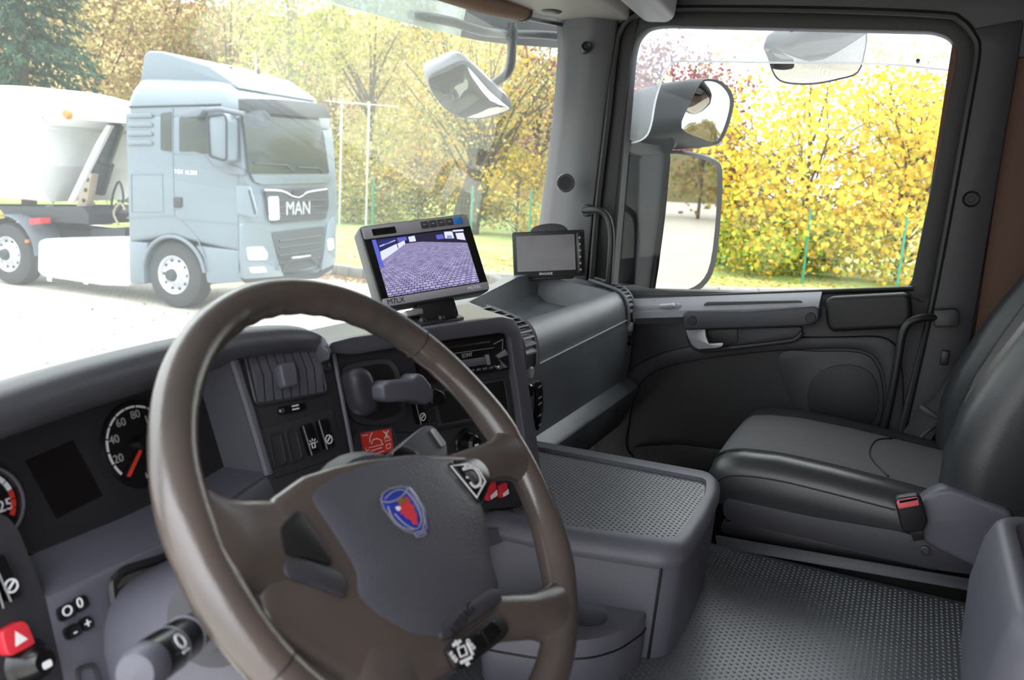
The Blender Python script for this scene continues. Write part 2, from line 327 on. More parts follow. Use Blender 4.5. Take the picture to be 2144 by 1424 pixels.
gr = mk('grab_rail', prism(rnd(dpx([(1428, 660), (1436, 652), (1560, 652), (1706, 640), (1716, 646), (1716, 668), (1706, 680), (1676, 684), (1432, 692)], 0.066), 0.008), (0.05, 0, 0), 0.006, 3), 'plastic_dark', DR)
for a in ((1449, 671), (1697, 665)):
    P = D.loc(D.px(*a, 0.066)); mk('screw_cap', lathe([(0, 0.0015), (0.011, 0.0015), (0.0125, 0.0)], D.mat(P[0], P[1], 0.066), 20), 'door_dark', gr)
mk('handle_recess', prism(rnd(dpx([(1436, 690), (1676, 684), (1680, 692), (1668, 706), (1640, 714), (1500, 730), (1462, 730), (1446, 722)], 0.02), 0.006), (0.02, 0, 0), 0.003), 'plastic_dark', DR)
mk('recess_lower_lip', tube(dpx([(1440, 700), (1448, 722), (1466, 732), (1500, 732), (1640, 716), (1668, 709), (1680, 696)], 0.03), 0.006, 8, k=4), 'door_mid', DR)
mk('recess_back_cup', prism(rnd(dpx([(1478, 690), (1544, 688), (1544, 718), (1500, 726), (1486, 716)], 0.026), 0.004), (0.01, 0, 0), 0.002), 'plastic_black', DR)
mk('pull_handle', prism(rnd(dpx([(1435, 685), (1500, 683), (1502, 686), (1476, 690), (1478, 706), (1484, 720), (1514, 718), (1513, 725), (1500, 729), (1462, 731), (1449, 722), (1440, 705)], 0.052), 0.003), (0.012, 0, 0), 0.003, 3), 'silver', DR)
outer = cr(dpx([(1250, 1000), (1262, 860), (1300, 790), (1390, 738), (1560, 712), (1760, 706), (1862, 712), (1890, 780), (1890, 900), (1880, 1040), (1700, 1060), (1400, 1030)], 0.014), 5)
inner = cr(dpx([(1322, 955), (1318, 880), (1340, 805), (1410, 765), (1560, 742), (1700, 732), (1812, 737), (1850, 790), (1852, 880), (1838, 960), (1680, 985), (1440, 975)], 0.014), 5)
mk('lower_surround', ringp(outer, inner, (0.02, 0, 0), 0.006), 'door_mid', DR)
mk('pocket_back', prism(cr(dpx([(1300, 985), (1300, 880), (1330, 790), (1410, 750), (1640, 726), (1650, 780), (1666, 880), (1650, 1000)], 0.003), 5), (0.01, 0, 0), 0), 'door_dark', DR)
mk('pocket_lip', prism(rnd(dpx([(1325, 905 + 30), (1420, 930), (1530, 944), (1530, 1000), (1330, 985)], 0.03), 0.01), (0.012, 0, 0), 0.004), 'door_dark', DR)
sp = mk('speaker_panel', prism(cr(dpx([(1628, 745), (1720, 736), (1805, 740), (1838, 770), (1850, 830), (1840, 890), (1800, 915), (1690, 920), (1665, 860)], 0.008), 5), (0.012, 0, 0), 0.003), 'door_mid', DR)
g = cr(dpx([(1690, 830), (1712, 782), (1768, 764), (1820, 778), (1840, 826), (1828, 880), (1770, 905), (1710, 890)], 0.012), 5)
mk('speaker_grille', prism(g, (0.006, 0, 0), 0.002), 'door_dark', sp)
# window frame
WIN = [(1280, 624), (1290, 500), (1322, 118), (1330, 82), (1350, 59), (1384, 53), (1650, 59), (1955, 66), (1988, 78), (2004, 104), (2001, 140), (1960, 340), (1906, 604), (1600, 614)]
WOU = [(1235, 650), (1245, 500), (1285, 100), (1296, 50), (1325, 22), (1380, 14), (1650, 18), (1975, 26), (2025, 44), (2046, 84), (2044, 150), (2004, 340), (1946, 640), (1600, 650)]
wf = mk('window_frame', ringp(rnd([D.px(*p, 0.0) for p in WOU], 0.02, 3), rnd([D.px(*p, 0.0) for p in WIN], 0.02, 3), (0.05, 0, 0), 0.012), 'door_dark', DR)
wn = struct(mk('window_2', prism(rnd(dpx(WIN, -0.03), 0.015, 3), (0.004, 0, 0)), 'door_glass'), 'clear side window pane of the passenger door')
# clear wind deflector clipped outside the window opening
DF = thing('wind_deflector', 'clear acrylic wind deflector along the top of the passenger window', 'wind deflector', tuple(D.px(1330, 60, -0.06)))
DPX = [(1296, 285), (1318, 120), (1332, 70), (1380, 45), (1960, 58), (2000, 80), (2008, 110), (2002, 150), (1840, 133), (1430, 128), (1398, 138), (1385, 165), (1370, 215), (1362, 262), (1348, 288), (1320, 300)]
mk('acrylic_sheet', prism(rnd(dpx(DPX, -0.055), 0.01, 3), (0.003, 0, 0)), 'deflector_glass', DF)
mk('bright_cut_edge', tube(dpx([(2002, 149), (1840, 134), (1600, 131), (1430, 129), (1404, 136), (1388, 160), (1372, 212), (1363, 262), (1350, 288), (1322, 299), (1300, 290)], -0.055), 0.0026, 6, k=3), 'acrylic_edge', DF)
for a in ((1325, 118), (1309, 261), (1657, 62), (2000, 134), (1922, 128)):
    P = D.loc(D.px(*a, -0.05)); mk('fixing_pin', lathe([(0, 0.014), (0.004, 0.014), (0.0045, 0.01), (0.0045, -0.01)], D.mat(P[0], P[1], -0.05), 10), 'plastic_black', DF)

# windscreen
def ws(s, t):
    """windscreen surface: s -1..1 across, t 0 foot .. 1 top"""
    x = s * (1.16 - 0.10 * t); foot = 0.86 - 0.26 * abs(s) ** 2.2; top = 0.635 - 0.12 * abs(s) ** 2.2
    return V((x, foot * (1 - t) + top * t, 0.62 * (1 - t) + 1.52 * t))
struct(mk('window_1', sheet([[ws(-1 + 2 * i / 24, j / 8) for i in range(25)] for j in range(9)], V((0, 0.005, 0.002))), 'windscreen_glass', smooth=60), 'large curved windscreen')
# header above the windscreen
hd = sroot('trim_4', 'grey header panel and overhead shelf above the windscreen')
SH = [(1.09, 0.34), (1.09, 0.50), (0.95, 0.56), (0.7, 0.60), (0.3, 0.62), (-0.3, 0.62), (-0.7, 0.60), (-1.09, 0.5), (-1.09, 0.34)]
mk('overhead_shelf', prism([V((x, y, 1.475)) for x, y in SH], (0, 0, 0.2), 0.012, 3), 'header_cream', hd)
mk('shelf_edge_moulding', tube([V((1.07, 0.52, 1.468)), V((0.93, 0.575, 1.465)), V((0.7, 0.60, 1.46)), V((0.2, 0.62, 1.46)), V((-0.6, 0.60, 1.46))], 0.010, 8, k=4, flat=0.6), 'plastic_dark', hd)
mk('courtesy_socket', lathe([(0, 0.004), (0.02, 0.004), (0.026, 0)], Fr(cast(1155, 24, z=1.474), (1, 0.2, 0), (0.2, -1, 0)).mat(), 18), 'plastic_dark', hd)
rb = thing('roller_blind', 'rolled brown sun blind under the overhead shelf', 'sun blind', (0.3, 0.585, 1.44))
mk('cassette', tube([cast(1095, 24, y=0.56), V((0.5, 0.585, 1.45)), V((-0.6, 0.585, 1.45))], 0.022, 14, k=3), 'blind_brown', rb)
mk('end_cap', lathe([(0, 0.012), (0.018, 0.012), (0.024, 0.004), (0.024, -0.006)], Fr(cast(1096, 25, y=0.56), (0, 1, 0), (0, 0, 1)).mat(), 16), 'plastic_dark', rb)
ob = thing('overhead_locker', 'pale grey overhead locker corner above the passenger door', 'locker', tuple(cast(1370, 40, x=1.0)))
mk('body', prism(rnd([cast(1300, -60, x=1.0), cast(1322, 20, x=1.0), cast(1352, 46, x=1.0), cast(1398, 47, x=1.0), cast(1412, 36, x=1.0), cast(1428, -60, x=1.0)], 0.012, 3), (-0.6, 0, 0.04), 0.01, 3), 'plastic_light', ob)
mk('end_lid', prism(rnd([cast(1318, -60, x=1.01), cast(1338, 10, x=1.01), cast(1360, 38, x=1.01), cast(1392, 38, x=1.01), cast(1416, -60, x=1.01)], 0.01, 3), (-0.012, 0, 0), 0.003), 'header_cream', ob)
# exterior smoked sun visor in front of the screen
sv = thing('sun_visor', 'smoked translucent exterior sun visor across the top of the windscreen', 'sun visor', (0, 0.72, 1.4))
VL = cr([cast(500, -50, y=0.80), cast(680, 0, y=0.80), cast(850, 48, y=0.79), cast(940, 70, y=0.775), cast(990, 82, y=0.76)], 4, False)
mk('visor_blade', sheet([VL, [p + V((0, -0.02, 0.12)) for p in VL], [p + V((0, -0.06, 0.24)) for p in VL]], V((0, 0.004, 0))), 'visor_smoke', sv, smooth=60)
HL = cr([cast(968, 77, y=0.76), cast(1000, 84, y=0.75), cast(1060, 92, y=0.73), cast(1120, 97, y=0.70), cast(1230, 104, y=0.64)], 4, False)
mk('visor_end', sheet([HL, [p + V((0, -0.015, 0.08)) for p in HL], [p + V((0, -0.04, 0.2)) for p in HL]], V((0, 0.006, 0))), 'plastic_dark', sv, smooth=60)
# left side of the cab stays open (driver door open): frame only
struct(mk('wall_left', ringp([V((-1.16, 0.62, -0.1)), V((-1.16, 0.62, 1.7)), V((-1.16, -0.93, 1.7)), V((-1.16, -0.93, -0.1))], [V((-1.16, 0.50, 0.0)), V((-1.16, 0.46, 1.60)), V((-1.16, -0.72, 1.60)), V((-1.16, -0.72, 0.0))], (-0.05, 0, 0)), 'door_mid'), 'open driver side door frame')
struct(mk('wall_front', box((0, 0.93, 0.2), (2.3, 0.04, 0.86), 0.01), 'plastic_black'), 'cab bulkhead below the windscreen')

# ================================================================ steering wheel
WC = V((-0.5, 0, 0.8))
W = Fr(WC, (1, 0, 0), (0, 0.66036, 0.75095))
sw = thing('steering_wheel', 'worn dark brown four-spoke steering wheel with a blue and red shield emblem', 'steering wheel', tuple(WC))
# rim
R0, r0 = 0.2172, 0.0176
vsr, fsr = [], []; N, K = 144, 20
for i in range(N):
    a = 2 * math.pi * i / N; deg = math.degrees(a)
    bump_ = 0.0009 * math.sin(a * 44) if 25 < deg < 110 else 0
    fat = 1 + 0.10 * max(math.exp(-((deg - d) / 9) ** 2) for d in (4, 165, 180, 322, 236, -6))
    for j in range(K):
        b = 2 * math.pi * j / K; inn = max(0, -math.cos(b)); rr_ = r0 * fat + bump_ * inn
        vsr.append(W.at((R0 + rr_ * math.cos(b)) * math.cos(a), (R0 + rr_ * math.cos(b)) * math.sin(a), rr_ * math.sin(b) * 0.96))
for i in range(N):
    for j in range(K): fsr.append((i * K + j, ((i + 1) % N) * K + j, ((i + 1) % N) * K + (j + 1) % K, i * K + (j + 1) % K))
rim = mk('rim', (vsr, fsr), 'wheel_leather', sw, smooth=80)
for d in (38, 196, 318, 250):
    a = math.radians(d); ctr = W.at(R0 * math.cos(a), R0 * math.sin(a)); rad = W.u * math.cos(a) + W.v * math.sin(a); f2 = Fr(ctr, rad, W.n)
    mk('rim_seam', tube([f2.at((r0 + 0.0001) * math.cos(t * math.pi / 12), (r0 + 0.0001) * 0.97 * math.sin(t * math.pi / 12)) for t in range(24)], 0.0006, 6, True), 'plastic_black', rim)
# spoke frame
SPK = [(548, 1100), (580, 1034), (640, 990), (700, 970), (760, 957), (860, 945), (940, 946), (990, 948), (1020, 958), (1034, 996), (1014, 1060), (1024, 1120), (1032, 1180), (1046, 1235), (1076, 1262), (1072, 1310), (1054, 1332), (1012, 1366), (950, 1412), (900, 1440), (760, 1440), (694, 1398), (640, 1364), (585, 1325), (552, 1296), (545, 1230)]
mk('spoke_frame', prism(W.pts(SPK, 0.006), W.n * -0.030, 0.010, 4), 'wheel_leather', sw, smooth=60)
def spoke(p0, p1, ws):
    # rounded spoke flaring into the rim: ws = (half width, half thickness) from hub to rim centre
    a_, b_ = W.px(*p0, -0.006), W.px(*p1, 0.0); ra = W.loc(b_); k_ = R0 / math.hypot(ra[0], ra[1]); b_ = W.at(ra[0] * k_, ra[1] * k_, 0.0); d_ = (b_ - a_).normalized(); e_ = W.n.cross(d_); n_ = len(ws); rings = []
    for i_, (w_, h_) in enumerate(ws):
        t_ = (i_ / (n_ - 1)) ** 0.8; c_ = a_.lerp(b_, t_); tg = W.n.cross((b_ - WC).normalized()); tg = tg if tg.dot(e_) > 0 else -tg; f_ = e_.lerp(tg, t_ ** 2).normalized()
        rings.append([c_ + f_ * (w_ * (abs(math.cos(q)) ** 0.8) * (1 if math.cos(q) > 0 else -1)) + W.n * (h_ * math.sin(q)) for q in [2 * math.pi * j_ / 24 for j_ in range(24)]])
    rings = [cr([r[j_] for r in rings], 3, False) for j_ in range(24)]; rings = [[rings[j_][i_] for j_ in range(24)] for i_ in range(len(rings[0]))]
    mk('spoke', loft(rings), 'wheel_leather', sw, smooth=70)
spoke((610, 1150), (410, 1150), ((0.040, 0.013), (0.039, 0.014), (0.038, 0.015), (0.041, 0.0165), (0.052, 0.0172), (0.066, 0.0165)))
spoke((935, 995), (1088, 948), ((0.018, 0.008), (0.020, 0.0125), (0.021, 0.0155), (0.026, 0.0168), (0.042, 0.0165)))
spoke((1020, 1296), (1160, 1275), ((0.022, 0.012), (0.022, 0.014), (0.023, 0.0155), (0.031, 0.0168), (0.048, 0.0165)))
spoke((805, 1370), (800, 1500), ((0.040, 0.012), (0.036, 0.014), (0.034, 0.0155), (0.042, 0.0168), (0.058, 0.0165)))
mk('hub_cover', lathe([(0.0, 0.0), (0.095, 0.0), (0.105, -0.012), (0.10, -0.05), (0.07, -0.075), (0, -0.075)], W.mat(-0.01, -0.045, -0.012), 40), 'plastic_dark', sw)
# airbag pad, domed by an inset top
PAD = [(622, 1046), (632, 1022), (660, 1000), (700, 983), (760, 966), (850, 952), (905, 954), (938, 968), (966, 1000), (998, 1042), (1012, 1072), (1020, 1110), (1030, 1180), (1044, 1228), (1040, 1256), (1030, 1278), (970, 1322), (914, 1354), (880, 1356), (848, 1350), (790, 1320), (744, 1284), (726, 1256), (722, 1212), (700, 1168), (660, 1105)]
po = cr(W.pts(PAD, 0.0), 3); pc = sum(po, V()) / len(po)
rings = [po, [p + W.n * 0.012 for p in po]]
for s_, h in ((0.985, 0.017), (0.95, 0.0205), (0.88, 0.0235), (0.70, 0.027), (0.4, 0.0295), (0.1, 0.0300)): rings.append([pc + (p - pc) * s_ + W.n * h for p in po])
# rings shifted down so that the dome sits near the rim plane
pad = mk('airbag_pad', loft([[p - W.n * 0.016 for p in r] for r in rings]), 'wheel_pad', sw, smooth=50)
def dome(a, l=0.0):
    return 0.0118 + l
E1 = [(797, 1046), (801, 1034), (815, 1024), (840, 1019), (856, 1024), (866, 1036), (874, 1050), (884, 1066), (890, 1090), (893, 1104), (889, 1112), (893, 1117), (886, 1123), (873, 1125), (866, 1117), (848, 1112), (826, 1096), (812, 1076), (803, 1066)]
em = mk('emblem', prism(W.pts(E1, 0.0118), W.n * 0.0034, 0.0006), 'blue_enamel', pad, label='blue shield emblem with red griffin')
es = 0.0153
mk('emblem_outline', strip(W.pts(E1, es), 0.0014, W.n, closed=True), 'silver', em)
bmx = strip(cr(W.pts([(800, 1050), (815, 1052), (835, 1044), (848, 1032), (852, 1024)], es), 3, False), 0.0011, W.n)
for l in ([(812, 1060), (822, 1085), (842, 1104), (866, 1110)], [(884, 1068), (888, 1090), (884, 1110)], [(806, 1044), (822, 1030), (842, 1026), (860, 1040), (876, 1066), (882, 1090), (872, 1108), (848, 1098), (826, 1076)], [(868, 1116), (890, 1110)], [(872, 1121), (891, 1114)]): bmx = strip(cr(W.pts(l, es), 4, False), 0.0009, W.n, bm=bmx)
mk('emblem_lines', bmx, 'grey_print', em)
mk('griffin', prism(W.pts([(833, 1050), (842, 1048), (848, 1040), (856, 1046), (858, 1056), (866, 1060), (866, 1070), (872, 1078), (872, 1090), (876, 1100), (866, 1098), (860, 1088), (852, 1086), (846, 1078), (838, 1076), (840, 1068), (834, 1064), (838, 1058)], es), W.n * 0.0007), 'red_plastic', em)
mk('griffin_wing', prism(W.pts([(828, 1062), (834, 1060), (839, 1064), (836, 1070), (831, 1068)], es + 0.0007), W.n * 0.0005), 'white_print', em)
mk('crown', prism(W.pts([(828, 1046), (836, 1048), (839, 1041), (844, 1047), (852, 1041), (848, 1054), (838, 1056)], es + 0.0007), W.n * 0.0006), 'gold', em)
AL = [(908, 1346), (905, 1326), (922, 1302), (1012, 1241), (1026, 1242), (1036, 1252), (1034, 1270), (1022, 1278), (922, 1348)]
al = mk('airbag_label_field', prism(rnd(W.pts(AL, 0.0), 0.006), W.n * 0.0098, 0.0015), 'plastic_dark', pad)
c0 = W.loc(W.px(968, 1300, 0.0098)); mk('airbag_lettering', txt('AIRBAG', 0.013, W.mat(c0[0], c0[1], 0.0100, math.radians(8)), shear=0.1), 'plastic_black', al)
# left spoke switch blanks
mk('spoke_blank', prism(rnd(W.pts([(582, 1108), (620, 1070), (676, 1150), (694, 1190), (640, 1172), (586, 1166)], 0.006), 0.006), W.n * 0.004, 0.002), 'plastic_black', sw)
mk('spoke_blank', prism(rnd(W.pts([(590, 1172), (640, 1178), (702, 1198), (720, 1216), (720, 1258), (650, 1228), (592, 1212)], 0.006), 0.006), W.n * 0.004, 0.002), 'plastic_dark', sw)
# right spoke control with silver outline
rc = mk('spoke_control', prism(rnd(W.pts([(938, 966), (995, 962), (1016, 980), (1024, 1008), (1014, 1040), (1002, 1058)], 0.006), 0.006), W.n * 0.004, 0.002), 'gloss_black', sw)
bmx = strip(W.pts([(944, 976), (978, 972), (1002, 984), (1016, 1008), (998, 1042)], 0.0105), 0.0022, W.n, closed=True)
bmx = strip(cr(W.pts([(969, 983), (990, 980), (1003, 996), (1005, 1012), (994, 1020), (984, 1010)], 0.0105), 3, False), 0.003, W.n, bm=bmx)
for l in ([(974, 974), (976, 982)], [(972, 978), (980, 978)], [(1008, 990), (1002, 992)], [(1004, 1016), (1010, 1020)], [(976, 1000), (982, 1000)]): bmx = strip(W.pts(l, 0.0105), 0.002, W.n, bm=bmx)
mk('control_print', bmx, 'white_print', rc)
mk('control_rocker', prism(rnd(W.pts([(971, 990), (986, 988), (997, 1000), (996, 1012), (990, 1014)], 0.010), 0.003), W.n * 0.003, 0.001), 'plastic_dark', rc)
# lower control group
lc = mk('lower_control', prism(rnd(W.pts([(926, 1362), (1030, 1284), (1046, 1296), (1060, 1322), (1050, 1340), (968, 1404), (948, 1404), (938, 1390)], 0.006), 0.004), W.n * 0.005, 0.0015), 'plastic_black', sw)
for l in ([(940, 1372), (978, 1342), (994, 1378), (962, 1402)], [(982, 1338), (1000, 1324), (1018, 1356), (998, 1374)], [(1004, 1322), (1030, 1300), (1050, 1322), (1022, 1352)]):
    mk('rocker_key', prism(rnd(W.pts(l, 0.011), 0.003), W.n * 0.002, 0.0008), 'gloss_black', lc)
bmx = None
for l in ([(948, 1352), (964, 1342)], [(952, 1342), (960, 1352)], [(978, 1346), (990, 1372)], [(964, 1388), (988, 1376)], [(976, 1392), (982, 1388)]): bmx = strip(W.pts(l, 0.0132), 0.0026, W.n, bm=bmx)
mk('key_symbols', strip(W.pts([(958, 1358), (972, 1352), (978, 1370), (964, 1376)], 0.0132), 0.0016, W.n, closed=True, bm=bmx), 'white_print', lc)
for s_, a, b in (('RES', 949, 1376), ('OFF', 985, 1350)):
    c0 = W.loc(W.px(a, b, 0.0132)); mk('key_lettering', txt(s_, 0.0062, W.mat(c0[0], c0[1], 0.0133, math.radians(-80))), 'white_print', lc)
# column shroud and stalks
colm = thing('steering_column', 'grey steering column shroud behind the wheel', 'steering column', tuple(W.at(0, 0, -0.2)))
rings = []
for c_, a, b in ((-0.055, 0.075, 0.07), (-0.08, 0.085, 0.08), (-0.13, 0.098, 0.095), (-0.20, 0.115, 0.11), (-0.26, 0.12, 0.125), (-0.34, 0.12, 0.125)):
    rings.append(rnd([W.at(-a - 0.01, -b - 0.045, c_), W.at(a - 0.01, -b - 0.045, c_), W.at(a - 0.01, b - 0.045, c_), W.at(-a - 0.01, b - 0.045, c_)], a * 0.6, 6))
mk('shroud', loft(rings), 'plastic_grey', colm, smooth=50)
SK = Fr(W.at(-0.105, -0.05, -0.10), W.n, W.v)
def stalk(name, label, p0, p1, r, prints, m='gloss_black'):
    t = thing(name, label, 'control stalk', tuple(p0)); d = (p1 - p0); L = d.length; f = Fr(p0, W.n, d)   # v along the stalk
    f = Fr(p0, d, W.n)
    M = Matrix(((f.v.x, f.n.x, f.u.x, p0.x), (f.v.y, f.n.y, f.u.y, p0.y), (f.v.z, f.n.z, f.u.z, p0.z), (0, 0, 0, 1)))
    mk('stalk_body', lathe([(0, 0), (r * 0.72, 0), (r * 0.74, L * 0.1), (r * 0.86, L * 0.3), (r * 0.98, L * 0.45), (r, L * 0.55), (r * 1.02, L * 0.8), (r * 0.98, L * 0.86)], M, 28), m, t, smooth=40)
    mk('end_cap', lathe([(r * 0.94, L * 0.84), (r * 1.0, L * 0.86), (r * 0.96, L * 0.95), (r * 0.8, L), (0, L * 1.02)], M, 28), 'plastic_grey', t, smooth=50)
    for q_ in (0.42, 0.62): mk('ring', lathe([(r * 0.93, L * q_), (r * 1.04, L * (q_ + 0.005)), (r * 1.04, L * (q_ + 0.018)), (r * 0.95, L * (q_ + 0.024))], M, 28), 'plastic_grey', t)
    toc = (CAM - p0); side = (toc - f.u * toc.dot(f.u)).normalized(); g2 = Fr(p0 + side * (r * 1.02), d, d.cross(side) * -1)
    for (s_, w_) in prints:
        mk('symbol_ring', strip(circ(g2, L * s_, 0.0, w_, 0.0006, 14), 0.0016, g2.n, closed=True), 'white_print', t)
        mk('symbol_bar', strip([g2.at(L * s_ - w_, w_ * 1.5, 0.0002), g2.at(L * s_ + w_, w_ * 1.5, 0.0002)], 0.0014, g2.n), 'white_print', t)
    return t
stalk('control_stalk', 'black light and wiper stalk with white symbols left of the steering wheel', W.px(450, 1290, -0.10), W.px(282, 1412, -0.045), 0.0158, ((0.33, 0.0045), (0.72, 0.005)))
st2 = mk('stalk_boot', lathe([(0, 0.012), (0.024, 0.012), (0.026, 0.004), (0.040, 0.002), (0.042, -0.01), (0.042, -0.03)], Fr(W.px(452, 1290, -0.105), W.v, (W.px(282, 1412, -0.045) - W.px(450, 1290, -0.10)).cross(W.v)).mat(), 30), 'plastic_dark', colm)
# retarder lever behind the wheel, right
rl = thing('retarder_lever', 'glossy dark grey retarder lever behind the upper right of the wheel', 'control stalk', tuple(W.px(900, 940, -0.09)))
LV = [(832, 950), (838, 934), (862, 912), (884, 894), (898, 890), (910, 894), (934, 926), (938, 948), (930, 972), (846, 975)]
mk('lever_head', prism(cr(W.pts(LV, -0.055), 3), W.n * -0.035, 0.009, 4), 'plastic_dark', rl, smooth=60)
mk('lever_tip_cap', prism(rnd(W.pts([(904, 898), (911, 896), (934, 926), (934, 934), (928, 933)], -0.052), 0.002), W.n * -0.02, 0.002), 'plastic_light', rl)
mk('lever_thumb_key', prism(cr(W.pts([(822, 952), (842, 934), (864, 940), (878, 952), (860, 964)], -0.045), 3), W.n * -0.02, 0.004, 3), 'gloss_black', rl)
mk('lever_arm', tube([W.px(900, 960, -0.075), W.at(0.06, -0.03, -0.09), W.at(0.0, -0.045, -0.10)], 0.012, 12), 'plastic_black', rl)

# ================================================================ dashboard
P1 = Fr((-0.227, 0.283, 0.85), (1, -0.15, 0), (0, 0.38, 1))
P2 = Fr((0.133, 0.191, 0.85), (1, -0.256, 0), (0, 0.203, 1))
P0 = Fr(P1.px(488, 742), (1, 0, 0), (0, 0.38, 1))
mat('dash_grey', '#4b4c53', 0.40, bump=0.3, bscale=900, spec=0.5)
mat('dash_grey_p', '#515459', 0.34, bump=0.45, bscale=700, spec=0.55, var=0.3, vscale=7, col2='#62666b')
mat('dash_top', '#4a4b50', 0.28, bump=0.15, bscale=900, spec=1.0)
mat('panel_dark', '#313135', 0.46, bump=0.2, bscale=900)
db = thing('dashboard', 'dark grey wrap-around dashboard below the windscreen', 'dashboard', (0, 0.4, 0.6))
def dp(name, bm, m, par=None, **k): return mk(name, bm, m, par or db, **k)
# instrument hood
HP = [(-60, 878), (0, 858), (150, 808), (330, 757), (480, 722), (590, 711), (638, 714), (662, 724), (680, 742)]
hp = cr([cast(*p, z=z_) for p, z_ in zip(HP, (0.884, 0.884, 0.884, 0.883, 0.880, 0.872, 0.864, 0.857, 0.85))], 5, False)
hood = [[p + V((0, -0.014, -0.012)), p + V((0, -0.018, 0.002)), p + V((0, -0.010, 0.013)), p + V((0, 0.008, 0.017)), p + V((0, 0.05, 0.006)), p + V((0, 0.10, -0.05)), p + V((0, 0.10, -0.07)), p + V((0, 0.0, -0.018))] for p in hp]
for i_, k_ in ((-1, 0.45), (-2, 0.6), (-3, 0.75), (-4, 0.9)): hood[i_] = [hp[i_] + (v_ - hp[i_]) * k_ for v_ in hood[i_]]
dp('instrument_hood', loft(hood), 'dash_grey', smooth=60)
dp('driver_top_panel', sheet([[V((x, 0.46, 0.795)) for x in (-1.1, -0.6, -0.2, 0.05)], [V((x, 0.6, 0.68)) for x in (-1.1, -0.6, -0.2, 0.15)], [V((x, 0.9, 0.6)) for x in (-1.1, -0.6, -0.2, 0.2)]], (0, 0, -0.01)), 'dash_grey')
# cluster recess
FC = -0.055
dp('cluster_backplate', prism(P0.pts([(-90, 915), (0, 876), (340, 775), (480, 742), (500, 1060), (345, 1160), (80, 1280), (-90, 1300)], FC), P0.n * -0.02), 'cluster_face')
a, b = P1.px(488, 742), P1.px(562, 994); bk = V((-0.012, 0.075, 0.0))
dp('cluster_side_wall', prism([a, b, b + bk, a + bk], (0.004, 0, 0)), 'dash_grey')
dp('cluster_edge_bevel', tube([a + V((-0.002, 0, 0)), P1.px(525, 868), b], 0.006, 8), 'plastic_grey')
a2 = P0.px(348, 1131); b2 = P0.px(92, 1249)
dp('cluster_sill', prism([b + V((0, 0, 0.002)), b + bk, a2 + V((0, 0.07, 0.01)), b2 + V((0, 0.07, 0.01)), b2, a2], (0, 0, -0.006)), 'plastic_grey')
def arc(l, w, c, name, m, par): return dp(name, strip(cr(P0.pts(l, c), 4, False), w, P0.n), m, par)
cf = FC + 0.001
# speedometer
c0 = P0.loc(P0.px(293, 930, FC)); rs = abs(P0.loc(P0.px(211, 925, FC))[0] - c0[0])
sd = dp('speedometer', lathe([(0, 0.0005), (rs * 0.98, 0.0005), (rs, 0.004), (rs * 1.05, 0.004), (rs * 1.07, 0)], P0.mat(c0[0], c0[1], FC), 48), 'cluster_glass')
A0 = P0.loc(P0.px(255, 990, FC)); st = math.degrees(math.atan2(A0[1] - c0[1], A0[0] - c0[0])) % 360
for i in range(12):
    d1 = st - i * 19.5; dp('scale_segment', strip(circ(P0, c0[0], c0[1], rs * 0.92, FC + 0.0012, 5, d1 - 17, d1), 0.0022 if i > 2 else 0.003, P0.n), 'white_print' if i < 8 else 'grey_print', sd)
for i, s_ in enumerate(('20', '40', '60', '80', '100', '120')):
    d1 = math.radians(st - 22 - i * 37); dp('numeral', txt(s_, 0.0125, P0.mat(c0[0] + rs * 0.72 * math.cos(d1), c0[1] + rs * 0.72 * math.sin(d1), FC + 0.0012)), 'grey_print', sd)
c1 = P0.loc(P0.px(318, 992, FC)); dp('unit_lettering', txt('km/h', 0.009, P0.mat(c1[0], c1[1], FC + 0.0012)), 'grey_print', sd)
dp('needle', prism([P0.px(292, 940, FC + 0.006), P0.px(297, 942, FC + 0.006), P0.px(271, 999, FC + 0.006), P0.px(265, 997, FC + 0.006)], P0.n * 0.002), 'red_print', sd)
dp('needle_hub', lathe([(0, 0.012), (rs * 0.2, 0.012), (rs * 0.22, 0.008), (rs * 0.22, 0)], P0.mat(c0[0], c0[1], FC), 24), 'gloss_black', sd)
# small gauge and rev counter
g1 = P0.loc(P0.px(350, 1075, FC)); r1 = rs * 0.52
sg = dp('pressure_gauge', lathe([(0, 0.0005), (r1, 0.0005), (r1 * 1.05, 0.002), (r1 * 1.06, 0)], P0.mat(g1[0], g1[1], FC), 32), 'cluster_glass')
for k_, (d1, d2, m_) in enumerate(((95, 125, 'white_print'), (128, 150, 'white_print'), (153, 178, 'red_print'), (181, 196, 'white_print'), (199, 214, 'white_print'))): dp('scale_segment', strip(circ(P0, g1[0], g1[1], r1 * 0.9, FC + 0.0012, 5, d1, d2), 0.003, P0.n), m_, sg)
dp('needle', prism([P0.px(352, 1072, FC + 0.004), P0.px(352, 1077, FC + 0.004), P0.px(310, 1086, FC + 0.004), P0.px(310, 1082, FC + 0.004)], P0.n * 0.002), 'red_print', sg)
g2 = P0.loc(P0.px(-40, 1060, FC)); r2 = abs(P0.loc(P0.px(42, 1060, FC))[0] - g2[0])
rv = dp('rev_counter', lathe([(0, 0.0005), (r2 * 0.94, 0.0005), (r2 * 0.97, 0.006), (r2 * 1.05, 0.007), (r2 * 1.08, 0)], P0.mat(g2[0], g2[1], FC), 48), 'cluster_glass')
dp('bright_ring', lathe([(r2 * 0.99, 0.006), (r2 * 1.0, 0.009), (r2 * 1.04, 0.009), (r2 * 1.06, 0.005)], P0.mat(g2[0], g2[1], FC), 48, cap=False), 'plastic_grey', rv)
